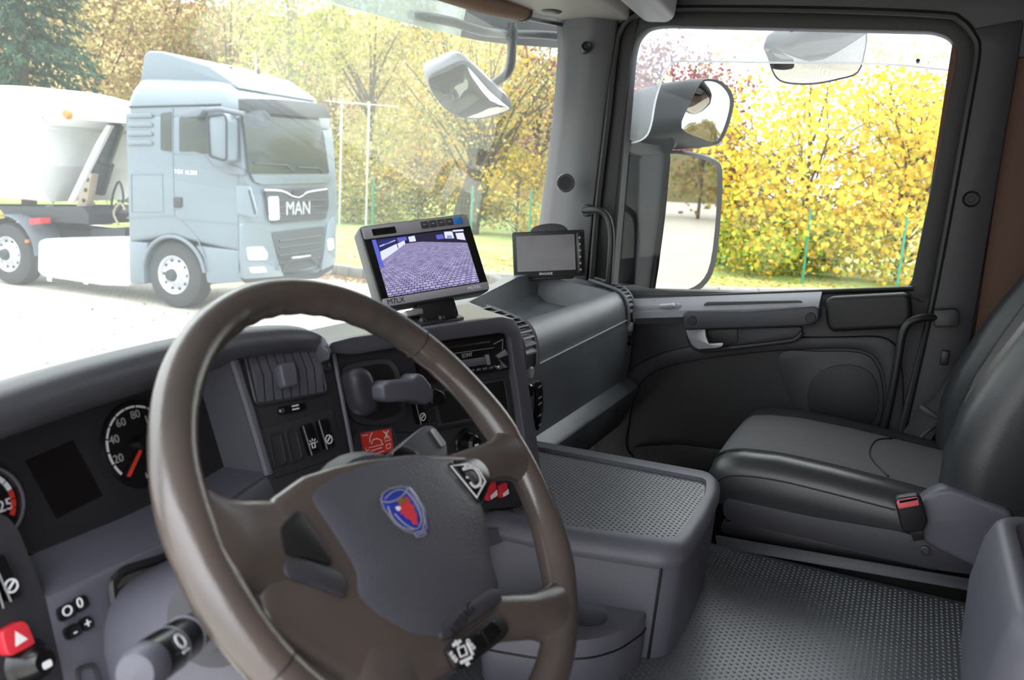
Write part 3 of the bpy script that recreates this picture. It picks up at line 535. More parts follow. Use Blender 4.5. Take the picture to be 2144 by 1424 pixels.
for d1, d2, m_ in ((30, 45, 'white_print'), (12, 28, 'white_print'), (-4, 10, 'red_print'), (-20, -6, 'red_print'), (-36, -22, 'red_print')): dp('scale_segment', strip(circ(P0, g2[0], g2[1], r2 * 0.84, FC + 0.0016, 5, d1, d2), 0.0045, P0.n), m_, rv)
c1 = P0.loc(P0.px(16, 1057, FC)); dp('numeral', txt('25', 0.015, P0.mat(c1[0] - 0.003, c1[1], FC + 0.0014)), 'white_print', rv)
g3 = P0.loc(P0.px(45, 1215, FC)); dg = dp('temperature_gauge', lathe([(0, 0.0005), (r1, 0.0005), (r1 * 1.04, 0.001), (r1 * 1.05, 0)], P0.mat(g3[0], g3[1], FC), 32), 'cluster_glass')
for d1, d2, m_ in ((75, 92, 'white_print'), (48, 72, 'red_print'), (30, 40, 'white_print'), (-5, 20, 'white_print')): dp('scale_segment', strip(circ(P0, g3[0], g3[1], r1 * 0.88, FC + 0.0012, 5, d1, d2), 0.003, P0.n), m_, dg)
dp('information_display', prism(P0.pts([(52, 965), (152, 922), (214, 1038), (118, 1086)], FC + 0.0002), P0.n * 0.0008), 'gloss_black')
# panel under the cluster, left switch panel
pa = dp('column_panel', prism(rnd(P0.pts([(95, 1250), (348, 1131), (430, 1090), (562, 994), (580, 1040), (440, 1110), (356, 1160), (258, 1186), (230, 1212), (228, 1245), (262, 1424), (270, 1500), (150, 1500), (127, 1390)]), 0.006), P0.n * -0.03, 0.004), 'plastic_grey')
dp('column_opening_rim', tube(P0.pts([(430, 1100), (352, 1160), (262, 1192), (238, 1214), (234, 1245), (266, 1424), (276, 1500)], -0.004), 0.006, 8, k=4), 'plastic_black')
pb = dp('left_switch_panel', prism(rnd(P0.pts([(-100, 1050), (15, 1080), (40, 1110), (95, 1250), (127, 1390), (150, 1500), (-100, 1500)]), 0.006), P0.n * -0.03, 0.004), 'panel_dark')
for l in ([(122, 1275), (155, 1257), (164, 1288), (130, 1304)], [(155, 1256), (180, 1243), (191, 1268), (165, 1286)], [(135, 1318), (165, 1301), (177, 1325), (145, 1343)], [(167, 1300), (190, 1287), (202, 1311), (179, 1325)]): dp('menu_key', prism(rnd(P0.pts(l, 0.005), 0.004), P0.n * -0.006, 0.001), 'gloss_black', pa)
cs = lambda x, y, c=0.0056: P0.loc(P0.px(x, y, c))
for x, y, s_ in ((142, 1280, 'O'), (168, 1263, '0'), (158, 1322, '-'), (185, 1306, '+')):
    c1 = cs(x, y); dp('key_symbol', txt(s_, 0.013, P0.mat(c1[0], c1[1], 0.0053)), 'white_print', pa)
hz = dp('hazard_switch', prism(rnd(P0.pts([(2, 1324), (48, 1299), (60, 1306), (76, 1346), (70, 1352), (26, 1374), (14, 1368)], 0.012), 0.004), P0.n * -0.014, 0.003, 3), 'red_plastic', pb, label='red hazard warning switch')
dp('warning_triangle', prism(P0.pts([(32, 1322), (58, 1338), (33, 1354)], 0.0122), P0.n * 0.0004), 'white_print', hz)
c1 = cs(74, 1386, 0.01); kn = dp('light_knob', lathe([(0, 0.024), (0.009, 0.024), (0.013, 0.018), (0.016, 0.004), (0.020, 0.0)], P0.mat(c1[0], c1[1], 0.0), 28), 'gloss_black', pb)
dp('knob_pointer', prism(rnd([P0.at(c1[0] - 0.004, c1[1] - 0.006, 0.0245), P0.at(c1[0] + 0.004, c1[1] - 0.006, 0.0245), P0.at(c1[0] + 0.004, c1[1] + 0.0, 0.0245), P0.at(c1[0] - 0.004, c1[1] + 0.0, 0.0245)], 0.002), P0.n * 0.0006), 'white_print', kn)
def rocker(fr, l, par, c=0.008, sym=None, m='gloss_black'):
    r = dp('rocker_switch', prism(rnd(fr.pts(l, c), 0.004), fr.n * -0.010, 0.002), m, par)
    dp('rocker_edge_line', strip([fr.px(*l[0], c + 0.0002) * 0.9 + fr.px(*l[1], c + 0.0002) * 0.1, fr.px(*l[3], c + 0.0002) * 0.9 + fr.px(*l[2], c + 0.0002) * 0.1], 0.0011, fr.n), 'grey_print', r)
    if sym:
        p = fr.px(*l[0], c) * 0.15 + fr.px(*l[1], c) * 0.15 + fr.px(*l[2], c) * 0.35 + fr.px(*l[3], c) * 0.35; q_ = fr.loc(p)
        f2 = Fr(fr.at(q_[0], q_[1], c), fr.u, fr.v)
        if sym == 'beacon':
            dp('symbol', ringp(rr(f2, -0.003, -0.004, 0.003, 0.003, 0.001), rr(f2, -0.0018, -0.003, 0.0018, 0.0018, 0.0006), fr.n * 0.0005), 'white_print', r)
            for d in (20, 55, 90, 125, 160): dp('symbol_ray', strip([f2.at(0.005 * math.cos(math.radians(d)), 0.005 * math.sin(math.radians(d)), 0.0002), f2.at(0.008 * math.cos(math.radians(d)), 0.008 * math.sin(math.radians(d)), 0.0002)], 0.001, fr.n), 'white_print', r)
        else:
            dp('symbol', ringp(circ(f2, 0, 0, 0.006, 0, 16), circ(f2, 0, 0, 0.0046, 0, 16), fr.n * 0.0005), 'white_print', r)
            dp('symbol_bar', strip([f2.at(-0.003, -0.002, 0.0002), f2.at(0.003, 0.003, 0.0002)], 0.0016, fr.n), 'white_print', r)
    return r
rocker(P0, [(-20, 1170), (12, 1158), (50, 1245), (20, 1262)], pb, sym='ring')
rocker(P0, [(-22, 1170), (-40, 1180), (-20, 1262), (10, 1275)], pb)
mk_blank = lambda fr, l, par, c=0.0: dp('switch_blank', ringp(rnd(fr.pts(l, c + 0.004), 0.006, 4), [p + (sum(fr.pts(l, c + 0.004), V()) / 4 - p) * 0.16 for p in rnd(fr.pts(l, c + 0.004), 0.006, 4)], fr.n * -0.008, 0.0015), 'panel_dark', par)
mk_blank(P0, [(160, 1400), (200, 1385), (225, 1470), (180, 1490)], pa)
# vent and switch panel right of the cluster
p1 = dp('vent_switch_panel', prism(rnd(P1.pts([(488, 742), (484, 724), (690, 726), (742, 985), (765, 1100), (600, 1130), (562, 994)]), 0.004), P1.n * -0.03, 0.003), 'panel_dark')
VT = [(516, 740), (658, 721), (680, 820), (538, 844)]
vt = dp('air_vent', prism(rnd(P1.pts(VT, 0.001), 0.006), P1.n * -0.002), 'seal_rubber')
vtc = P1.pts(VT, 0.004)
for i in range(8):
    t0, t1 = (i + 0.12) / 8, (i + 0.86) / 8; A_, B_ = vtc[0].lerp(vtc[1], t0), vtc[0].lerp(vtc[1], t1); C_, D_ = vtc[3].lerp(vtc[2], t1), vtc[3].lerp(vtc[2], t0); mid = P1.u * -0.0035 * 0 + P1.n * 0.006
    dp('vent_slat', loft([[A_, B_, B_ - P1.n * 0.008, A_ - P1.n * 0.008], [A_.lerp(D_, 0.5) + mid, B_.lerp(C_, 0.5) + mid, B_.lerp(C_, 0.5) - P1.n * 0.004, A_.lerp(D_, 0.5) - P1.n * 0.004], [D_, C_, C_ - P1.n * 0.008, D_ - P1.n * 0.008]]), 'plastic_grey', vt)
dp('vent_rim', tube(rnd(P1.pts([(512, 738), (660, 717), (684, 822), (536, 848)], 0.002), 0.008), 0.0028, 8, True), 'panel_dark', vt)
dp('vent_tab', prism(rnd(P1.pts([(587, 766), (590, 760), (614, 757), (620, 762), (625, 802), (620, 808), (602, 812), (596, 808)], 0.022), 0.003), P1.n * -0.014, 0.003, 3), 'plastic_grey', vt)
c1 = P1.loc(P1.px(682, 766)); dp('screw', lathe([(0, 0.0015), (0.004, 0.0015), (0.005, 0.003), (0.0075, 0.003), (0.008, 0)], P1.mat(c1[0], c1[1], 0), 18), 'panel_dark', p1)
sl = dp('vent_slider', prism(rnd(P1.pts([(584, 852), (640, 842), (643, 857), (588, 869)], 0.004), 0.004), P1.n * -0.006, 0.0015), 'gloss_black', p1)
dp('slider_mark', strip(P1.pts([(611, 851), (625, 848)], 0.0042), 0.0016, P1.n), 'white_print', sl); dp('slider_mark', strip(P1.pts([(612, 858), (626, 855)], 0.0042), 0.0016, P1.n), 'white_print', sl); dp('slider_stud', lathe([(0, 0.002), (0.003, 0.002), (0.004, 0)], P1.mat(*P1.loc(P1.px(590, 860, 0.004))), 10), 'chrome', sl)
sb = dp('switch_bank', prism(rnd(P1.pts([(547, 898), (697, 857), (714, 956), (570, 1003)], 0.002), 0.002), P1.n * -0.006, 0.0006), 'panel_dark')
for l in ([(562, 908), (588, 900), (602, 972), (577, 981)], [(597, 899), (621, 893), (636, 963), (612, 970)]): mk_blank(P1, l, sb)
rocker(P1, [(632, 893), (654, 884), (672, 945), (651, 955)], sb, sym='beacon'); rocker(P1, [(665, 881), (687, 875), (704, 934), (683, 942)], sb, sym='ring')
dp('panel_ridge', tube(P1.pts([(698, 738), (745, 985)], 0.003), 0.003, 8), 'plastic_grey')
# centre stack
dp('stack_body', prism(rnd(P2.pts([(690, 722), (1070, 666), (1090, 690), (1135, 1010), (1150, 1090), (770, 1110)], -0.014), 0.01), P2.n * -0.16, 0.004), 'dash_grey')
LIP = [(686, 738), (692, 718), (740, 706), (900, 686), (1050, 663), (1076, 668), (1090, 690), (1106, 800), (1122, 900), (1140, 1030), (1112, 1040), (1096, 900), (1082, 800), (1068, 706), (1056, 696), (900, 717), (740, 743)]
dp('stack_lip', prism(rnd(P2.pts(LIP, 0.012), 0.006), P2.n * -0.04, 0.006, 3), 'dash_grey')
pc_ = dp('stack_panel', prism(P2.pts([(690, 735), (1075, 680), (1118, 1060), (765, 1080)], -0.002), P2.n * -0.02), 'panel_dark')
hs = dp('brake_valve_housing', prism(cr(P2.pts([(716, 780), (728, 764), (770, 754), (812, 752), (834, 772), (846, 820), (852, 866), (838, 884), (790, 892), (750, 886), (732, 862), (722, 820)], 0.004), 3), P2.n * -0.01, 0.003), 'plastic_dark')
dp('housing_well', prism(cr(P2.pts([(742, 784), (760, 768), (806, 762), (824, 780), (836, 830), (838, 862), (800, 878), (766, 876), (750, 840)], 0.0046), 3), P2.n * -0.002), 'plastic_black', hs)
pk = thing('parking_brake_lever', 'grey parking brake lever in the recess beside the vent', 'lever', tuple(P2.px(800, 830, 0.01)))
mk('pivot_dome', prism(cr(P2.pts([(742, 790), (756, 772), (778, 774), (792, 800), (800, 836), (796, 862), (776, 872), (758, 858), (748, 826)], 0.042), 3), P2.n * -0.034, 0.013, 4), 'plastic_dark', pk, smooth=60)
mk('lever_arm', prism(rnd(P2.pts([(801, 810), (818, 797), (866, 794), (878, 781), (888, 785), (906, 808), (910, 838), (896, 848), (868, 840), (816, 843), (804, 836)], 0.064), 0.004), P2.n * -0.032, 0.007, 3), 'plastic_grey', pk, smooth=50)
mk('lever_knob', prism(rnd(P2.pts([(908, 812), (930, 822), (938, 840), (926, 850), (904, 848)], 0.062), 0.004), P2.n * -0.026, 0.006, 3), 'gloss_black', pk)
stp = dp('sticker_plate', prism(rnd(P2.pts([(742, 905), (824, 892), (838, 935), (846, 985), (752, 1000)], 0.002), 0.008), P2.n * -0.006, 0.002), 'plastic_dark')
SS = [(754, 908), (818, 897), (824, 943), (763, 961)]
stk = dp('warning_sticker', prism(P2.pts(SS, 0.0022), P2.n * 0.0004), 'red_print', stp, label='red warning sticker with white pictograms')
def sq(s_, t_): A_ = P2.pts(SS, 0.0028); return A_[0].lerp(A_[1], s_).lerp(A_[3].lerp(A_[2], s_), t_)
for l, w_ in (([(0.05, 0.1), (0.24, 0.1)], 0.0008), ([(0.38, 0.04), (0.28, 0.22), (0.26, 0.42)], 0.0011), ([(0.3, 0.5), (0.36, 0.34), (0.5, 0.32), (0.62, 0.42), (0.66, 0.62)], 0.0011), ([(0.2, 0.62), (0.68, 0.62)], 0.0008), ([(0.1, 0.58), (0.1, 0.85), (0.22, 0.85)], 0.0008), ([(0.1, 0.7), (0.2, 0.7)], 0.0008), ([(0.24, 0.76), (0.62, 0.74)], 0.0011), ([(0.12, 0.93), (0.68, 0.91)], 0.0008), ([(0.74, 0.06), (0.92, 0.42)], 0.0012), ([(0.92, 0.06), (0.74, 0.42)], 0.0012), ([(0.83, 0.08), (0.83, 0.42)], 0.0009), ([(0.74, 0.52), (0.96, 0.5)], 0.0007), ([(0.78, 0.68), (0.92, 0.66), (0.92, 0.84), (0.78, 0.86), (0.78, 0.68)], 0.0009)):
    dp('pictogram_line', strip([sq(*p) for p in l], w_, P2.n, 0.0002), 'white_print', stk)
# radio, slot, knob, switches
RD = [(868, 724), (1058, 699), (1067, 774), (884, 802)]
def rq(s_, t_, c=0.006): A_ = P2.pts(RD, c); return A_[0].lerp(A_[1], s_).lerp(A_[3].lerp(A_[2], s_), t_)
rdo = dp('car_radio', prism(rnd(P2.pts(RD, 0.006), 0.003), P2.n * -0.01, 0.0015), 'gloss_black', label='black car radio')
def rpart(name, l, c0_, h, m, par=rdo): return dp(name, prism([rq(*p, c0_) for p in l], P2.n * h, 0.0004), m, par)
rpart('cassette_slot', [(0.05, 0.14), (0.80, 0.14), (0.80, 0.2), (0.05, 0.2)], 0.006, 0.001, 'seal_rubber')
rpart('display', [(0.12, 0.55), (0.72, 0.55), (0.72, 0.76), (0.12, 0.76)], 0.006, 0.001, 'plastic_grey')
rpart('display_end', [(0.72, 0.50), (0.76, 0.50), (0.77, 0.78), (0.73, 0.78)], 0.006, 0.002, 'silver')
rpart('trim_line', [(0.05, 0.34), (0.84, 0.33), (0.84, 0.345), (0.05, 0.36)], 0.006, 0.0006, 'plastic_light')
rpart('wedge_key', [(0.85, 0.55), (0.96, 0.42), (0.99, 0.58), (0.87, 0.64)], 0.006, 0.003, 'silver')
for l in ([(0.84, 0.24), (0.96, 0.14), (0.94, 0.42)], [(0.88, 0.68), (0.97, 0.92), (0.92, 0.92)]): dp('key_outline', strip([rq(*p, 0.0064) for p in l], 0.0012, P2.n), 'plastic_light', rdo)
c1 = P2.loc(rq(0.86, 0.88)); dp('source_knob', lathe([(0, 0.005), (0.004, 0.005), (0.005, 0.003), (0.005, 0)], P2.mat(c1[0], c1[1], 0.006), 14), 'chrome', rdo)
for i in range(7): rpart('preset_key', [(0.3 + i * 0.075, 0.84), (0.35 + i * 0.075, 0.835), (0.35 + i * 0.075, 0.9), (0.3 + i * 0.075, 0.905)], 0.006, 0.0008, 'plastic_grey')
c1 = P2.loc(rq(0.52, 0.44)); dp('brand_lettering', txt('SONY', 0.009, P2.mat(c1[0], c1[1], 0.0064)), 'plastic_light', rdo)
SLT = [(912, 826), (1056, 797), (1066, 858), (926, 888)]
slf = dp('storage_slot', ringp(rnd(P2.pts([(906, 820), (1062, 790), (1074, 866), (920, 896)], 0.002), 0.004), rnd(P2.pts(SLT, 0.002), 0.004), P2.n * -0.006, 0.001), 'panel_dark')
dp('slot_interior', prism(rnd(P2.pts(SLT, 0.0), 0.004), P2.n * -0.001), 'seal_rubber', slf)
rocker(P2, [(868, 842), (884, 838), (898, 884), (880, 890)], pc_, sym='ring'); mk_blank(P2, [(892, 858), (914, 852), (922, 884), (900, 890)], pc_, -0.002)
dp('panel_seam', strip(P2.pts([(760, 905), (900, 905), (1095, 868)], -0.0015), 0.0014, P2.n), 'seal_rubber', pc_)
c1 = P2.loc(P2.px(976, 928)); kb = dp('climate_knob', lathe([(0, 0.022), (0.010, 0.022), (0.014, 0.018), (0.016, 0.004), (0.022, 0.002), (0.023, 0)], P2.mat(c1[0], c1[1], 0), 28), 'gloss_black', pc_)
dp('knob_mark', prism([P2.at(c1[0] + a_, c1[1] + b_, 0.0222) for a_, b_ in ((-0.005, -0.003), (0.003, -0.003), (0.003, 0.0), (-0.005, 0.0))], P2.n * 0.0006), 'white_print', kb)
for l in ([(1017, 1024), (1038, 1008), (1042, 1040), (1024, 1050)], [(1046, 1018), (1062, 1010), (1066, 1036), (1050, 1044)]):
    r = dp('red_switch', prism(rnd(P2.pts(l, 0.006), 0.003), P2.n * -0.01, 0.0015), 'red_plastic', pc_)
    dp('switch_window', prism([P2.px(*l[3], 0.0064).lerp(P2.px(*l[0], 0.0064), 0.08).lerp(P2.px(*l[2], 0.0064), 0.25), P2.px(*l[2], 0.0064).lerp(P2.px(*l[1], 0.0064), 0.08), P2.px(*l[2], 0.0064).lerp(P2.px(*l[1], 0.0064), 0.45), P2.px(*l[3], 0.0064).lerp(P2.px(*l[0], 0.0064), 0.45).lerp(P2.px(*l[2], 0.0064), 0.25)], P2.n * 0.0005), 'white_print', r)
# lower console under the stack
dp('console_lip', prism(rnd(P2.pts([(900, 1150), (1010, 1116), (1130, 1080), (1140, 1104), (1012, 1150), (900, 1180)], 0.02), 0.004), P2.n * -0.12, 0.005, 3), 'plastic_grey')
dp('console_lower_face', prism(P2.pts([(880, 1050), (1130, 1040), (1160, 1250), (900, 1330)], -0.03), P2.n * -0.1), 'plastic_dark')
dp('console_hook', tube(P2.pts([(1085, 1130), (1092, 1146), (1084, 1156), (1072, 1152)], 0.0), 0.004, 8, k=3), 'plastic_light')
dp('centre_top_panel', sheet([[P2.px(x, y, -0.01) + V((0, 0.0, 0)) for x, y in ((688, 720), (820, 700), (950, 682), (1076, 668))], [V((-0.20, 0.42, 0.838)), V((0.02, 0.40, 0.842)), V((0.15, 0.38, 0.842)), V((0.30, 0.36, 0.838))], [V((-0.18, 0.50, 0.80)), V((0.05, 0.50, 0.80)), V((0.2, 0.50, 0.80)), V((0.36, 0.48, 0.80))], [V((-0.18, 0.62, 0.70)), V((0.05, 0.62, 0.70)), V((0.2, 0.62, 0.70)), V((0.4, 0.62, 0.70))], [V((-0.18, 0.9, 0.6)), V((0.05, 0.9, 0.6)), V((0.2, 0.9, 0.6)), V((0.4, 0.9, 0.6))]], (0, 0, -0.01)), 'dash_top', smooth=60)
# passenger side: barrel with open tray
def prof(x):
    """cross section (y, z) from lower front edge over the top to the windscreen foot; tray dips for x inside it"""
    t = max(0, min(1, (x - 0.39) / 0.03)) * max(0, min(1, (0.968 - x) / 0.012)); yb = 0.405 + 0.10 * max(0, min(1, (x - 0.4) / 0.45))
    d = 0.064 * t
    crest = 0.826
    return [(0.264, 0.552), (0.259, 0.60), (0.256, 0.66), (0.257, 0.70), (0.259, 0.735), (0.263, 0.760), (0.272, 0.782), (0.282, 0.793), (0.294, 0.799 - 0.0 * d), (0.302, 0.797 - d * 0.75), (0.33, 0.803 - d), (yb - 0.03, 0.819 - d), (yb - 0.006, 0.824 - d * 0.8), (yb + 0.004, crest), (yb + 0.03, crest - 0.002), (yb + 0.06, 0.81), (0.62, 0.70), (0.9, 0.6), (0.9, 0.55)]
xs = [0.16, 0.25, 0.33, 0.38, 0.39, 0.40, 0.41, 0.42, 0.46, 0.55, 0.65, 0.75, 0.85, 0.92, 0.945, 0.955, 0.957, 0.968, 0.97, 0.985, 1.0, 1.02, 1.045, 1.055]
pd = dp('passenger_dash', loft([[V((x, y + (0.012 if x > 1.05 else 0), z - (0.01 if x > 1.05 else 0))) for y, z in prof(x)] for x in xs]), 'dash_grey_p', smooth=24)
dp('tray_seam', tube([V((0.42, 0.2565, 0.716)), V((0.98, 0.2565, 0.728))], 0.0022, 6), 'plastic_light', pd)
lowp = [(0.276, 0.560), (0.234, 0.538), (0.230, 0.531), (0.238, 0.50), (0.27, 0.42), (0.33, 0.36), (0.6, 0.30), (0.6, 0.5)]
ld = dp('lower_dash', loft([[V((x, y, z + 0.012 * (x - 0.2))) for y, z in lowp] for x in (0.18, 0.5, 0.8, 1.05)]), 'dash_grey_p')
for x in (0.62, 0.90): dp('screw_slot', box((x, 0.238, 0.508 + 0.01), (0.008, 0.004, 0.02), 0.0015), 'seal_rubber', ld)
# curved side vents on the barrel
VP = [(0.375, 0.817), (0.345, 0.812), (0.315, 0.805), (0.294, 0.799), (0.280, 0.791), (0.270, 0.779), (0.262, 0.760), (0.258, 0.735), (0.2565, 0.715)]
vp = cr([V((0, y, z)) for y, z in VP], 3, False)
def barrel_vent(x0, x1):
    m = dp('side_vent', sheet([[V((x, p.y - 0.002, p.z + 0.002)) for x in (x0, x1)] for p in vp], (0, 0.001, -0.001)), 'seal_rubber')
    T = frame_tan(vp, False)
    for i in range(1, len(vp) - 5, 2):
        nn = V((0, -T[i].z, T[i].y)); nn = nn if nn.y < 0 or nn.z > 0 else -nn; p = vp[i]
        dp('vent_fin', prism([V((x0, p.y, p.z)) + nn * 0.001 - T[i] * 0.003, V((x1, p.y, p.z)) + nn * 0.001 - T[i] * 0.003, V((x1, p.y, p.z)) + nn * 0.007 + T[i] * 0.006, V((x0, p.y, p.z)) + nn * 0.007 + T[i] * 0.004], T[i] * 0.0035, 0), 'plastic_grey', m)
    for x in (x0 - 0.006, x1 + 0.006): dp('vent_rail', tube([V((x, p.y - 0.004, p.z + 0.003)) for p in vp], 0.0045, 8), 'dash_grey_p', m)
    c = vp[-1]; dp('vent_nozzle', lathe([(0, 0.006), (0.010, 0.006), (0.013, 0.003), (0.013, -0.004)], Fr(((x0 + x1) / 2, c.y - 0.002, c.z - 0.008), (1, 0, 0), (0, 0, 1)).mat(), 20), 'plastic_light', m)
    dp('vent_wheel', lathe([(0, 0.005), (0.011, 0.005), (0.014, 0.002), (0.014, -0.004)], Fr(((x0 + x1) / 2 + 0.004, c.y - 0.002, c.z - 0.045), (1, 0, 0), (0, 0, 1)).mat(), 20), 'gloss_black', m)
barrel_vent(0.345, 0.395); barrel_vent(0.994, 1.030)
dp('vent_bay_seam', tube([V((0.318, p.y - 0.001, p.z + 0.001)) for p in vp] + [V((0.318, 0.256, 0.66)), V((0.318, 0.262, 0.57))], 0.0025, 6), 'seal_rubber', pd)
pod = dp('control_pod', prism(rnd([cast(*p, y=0.252) for p in ((1122, 806), (1130, 797), (1137, 804), (1139, 850), (1134, 890), (1126, 904), (1121, 890), (1124, 850))], 0.006), (0, 0.02, 0), 0.002), 'gloss_black', pd)
for y_ in (812, 835, 848, 872, 892): dp('pod_mark', strip([cast(1127, y_, y=0.2515), cast(1134, y_ - 5, y=0.2515)], 0.003, (0, -1, 0)), 'plastic_light', pod)

# ================================================================ monitors
def monitor_frame(c, u, v): return Fr(c, u, v)
M1 = Fr((0.068, 0.317, 0.943), (0.84, -0.528, 0.124), (0.158, 0.458, 0.875))
# on-screen picture: blue-violet cobbled yard
def screen_mat():
    m = bpy.data.materials.new('screen_cobbles'); m.use_nodes = True; n = m.node_tree; n.nodes.clear(); out = n.nodes.new('ShaderNodeOutputMaterial'); em = n.nodes.new('ShaderNodeEmission')
    uv = n.nodes.new('ShaderNodeUVMap'); br = n.nodes.new('ShaderNodeTexBrick'); br.inputs['Scale'].default_value = 1.0; br.inputs['Color1'].default_value = lin('#9a93b4'); br.inputs['Color2'].default_value = lin('#7d779c'); br.inputs['Mortar'].default_value = lin('#2f2c4a'); br.inputs['Mortar Size'].default_value = 0.035
    br.inputs['Brick Width'].default_value = 0.5; br.inputs['Row Height'].default_value = 0.27
    no = n.nodes.new('ShaderNodeTexNoise'); no.inputs['Scale'].default_value = 0.8; mi = n.nodes.new('ShaderNodeMix'); mi.data_type = 'RGBA'; mi.blend_type = 'MULTIPLY'; mi.inputs['Factor'].default_value = 0.7
    n.links.new(uv.outputs[0], br.inputs['Vector']); n.links.new(uv.outputs[0], no.inputs['Vector']); n.links.new(br.outputs['Color'], mi.inputs['A']); n.links.new(no.outputs['Fac'], mi.inputs['B'])
    n.links.new(mi.outputs['Result'], em.inputs[0]); em.inputs[1].default_value = 0.95; n.links.new(em.outputs[0], out.inputs[0]); MATS['screen_cobbles'] = m
screen_mat()
def emat(name, col, s): m = mat(name, '#000000', 0.5); b = m.node_tree.nodes['Principled BSDF']; b.inputs['Emission Color'].default_value = lin(col); b.inputs['Emission Strength'].default_value = s; b.inputs['Specular IOR Level'].default_value = 0.2
emat('screen_dark', '#28263c', 0.45); emat('screen_blue', '#5a60c0', 0.45); emat('screen_white', '#c8ccf8', 0.5); emat('screen_navy', '#2c2f66', 0.45)
mo = thing('camera_monitor', 'grey camera monitor showing a cobbled yard, mounted on the dashboard centre', 'monitor', tuple(M1.at(0, -0.1, -0.03)))
w2, h2 = 0.0975, 0.069
sh = mk('shell', loft([rr(M1, -w2 + k, -h2 + k, w2 - k, h2 - k, 0.008, c) for c, k in ((0.0, 0.001), (-0.004, 0), (-0.03, 0.001), (-0.045, 0.012), (-0.05, 0.03))]), 'monitor_shell', mo)
bz = mk('bezel', prism(rr(M1, -w2 + 0.002, -h2 + 0.002, w2 - 0.002, h2 - 0.002, 0.004, 0.0), M1.n * 0.002, 0.001), 'gloss_black', mo)
mk('top_strip', prism(rr(M1, -w2 + 0.003, 0.045, w2 - 0.003, h2 - 0.003, 0.003, 0.002), M1.n * 0.0016, 0.0006), 'monitor_silver', mo)
mk('bottom_strip', prism(rr(M1, -w2 + 0.003, -h2 + 0.002, w2 - 0.003, -0.054, 0.003, 0.002), M1.n * 0.0016, 0.0006), 'monitor_silver', mo)
mk('sensor_window', prism(rr(M1, -0.079, 0.049, -0.039, 0.060, 0.001, 0.0037), M1.n * 0.0006), 'gloss_black', mo)
for i in range(4): k_ = mk('push_key', prism(rr(M1, 0.006 + i * 0.0152, 0.0505, 0.0192 + i * 0.0152, 0.0625, 0.001, 0.0036), M1.n * 0.0016, 0.0006), 'monitor_shell', mo); mk('key_mark', prism(rr(M1, 0.010 + i * 0.0152, 0.056, 0.0152 + i * 0.0152, 0.0575, 0.0003, 0.0053), M1.n * 0.0002), 'grey_print', k_)
mat('blue_key', '#2f7fd0', 0.4); mk('power_key', prism(rr(M1, 0.067, 0.0505, 0.0815, 0.0625, 0.001, 0.0036), M1.n * 0.0018, 0.0006), 'blue_key', mo)
mk('lettering', txt('M7LX', 0.012, M1.mat(-0.073, -0.0605, 0.0037)), 'plastic_black', mo); mk('maker_lettering', txt('MOTEC', 0.0075, M1.mat(0.068, -0.0605, 0.0037)), 'white_print', mo)
# picture
SX0, SX1, SY0, SY1 = -0.083, 0.080, -0.052, 0.043
bm = bmesh.new(); uvl = bm.loops.layers.uv.new('UVMap'); NX, NY = 40, 24; grid = []
def hor(s): return 0.86 - 0.30 * max(0, 0.32 - s) / 0.32 * (0.6 + 0.4 * max(0, 0.32 - s) / 0.32) - 0.13 * max(0, s - 0.5) / 0.5
for j in range(NY + 1):
    grid.append([bm.verts.new(M1.at(SX0 + (SX1 - SX0) * i / NX, SY0 + (SY1 - SY0) * (j / NY) * hor(i / NX), 0.0024)) for i in range(NX + 1)])
def suv(i, j): s, t = i / NX, j / NY * hor(i / NX); d = 1 / (1.04 - t * 1.02); return ((s - 0.48) * d * 7.5, d * 5.5)
for j in range(NY):
    for i in range(NX):
        f = bm.faces.new((grid[j][i], grid[j][i + 1], grid[j + 1][i + 1], grid[j + 1][i]))
        for l, (a_, b_) in zip(f.loops, ((i, j), (i + 1, j), (i + 1, j + 1), (i, j + 1))): l[uvl].uv = suv(a_, b_)
scn = mk('screen_image', bm, 'screen_cobbles', mo)
def sp2(l, c=0.0022): return [M1.at(SX0 + (SX1 - SX0) * s, SY0 + (SY1 - SY0) * t, c) for s, t in l]
mk('screen_background', prism(sp2([(0, 0), (1, 0), (1, 1), (0, 1)], 0.002), M1.n * 0.0002), 'screen_dark', scn)
for l, m_ in (([(0, 0.52), (0.05, 0.5), (0.04, 1), (0, 1)], 'screen_blue'), ([(0.04, 0.62), (0.24, 0.78), (0.24, 0.88), (0.05, 0.78)], 'screen_white'), ([(0.05, 0.8), (0.24, 0.9), (0.24, 0.98), (0.05, 0.97)], 'screen_navy'), ([(0.06, 0.86), (0.24, 0.935), (0.24, 0.95), (0.06, 0.885)], 'screen_white'), ([(0.25, 0.79), (0.33, 0.86), (0.33, 0.92), (0.25, 0.88)], 'screen_white'), ([(0.26, 0.9), (0.36, 0.92), (0.36, 0.98), (0.26, 0.98)], 'screen_blue'), ([(0.38, 0.88), (0.45, 0.88), (0.45, 0.98), (0.38, 0.97)], 'screen_white'), ([(0.68, 0.86), (0.76, 0.86), (0.76, 0.94), (0.68, 0.94)], 'screen_blue'), ([(0.77, 0.86), (0.87, 0.84), (0.87, 0.97), (0.78, 0.98)], 'screen_white'), ([(0.79, 0.86), (0.85, 0.85), (0.85, 0.90), (0.80, 0.91)], 'screen_navy'), ([(0.90, 0.82), (0.99, 0.78), (0.99, 0.92), (0.90, 0.93)], 'screen_white'), ([(0.88, 0.96), (1, 0.95), (1, 0.98), (0.88, 0.99)], 'screen_white')):
    mk('screen_patch', prism(sp2(l, 0.0026), M1.n * 0.0001), m_, scn)
mk('mount_block', prism(rr(M1, -0.035, -0.10, 0.032, -0.067, 0.006, -0.008), M1.n * -0.03, 0.004), 'plastic_black', mo)
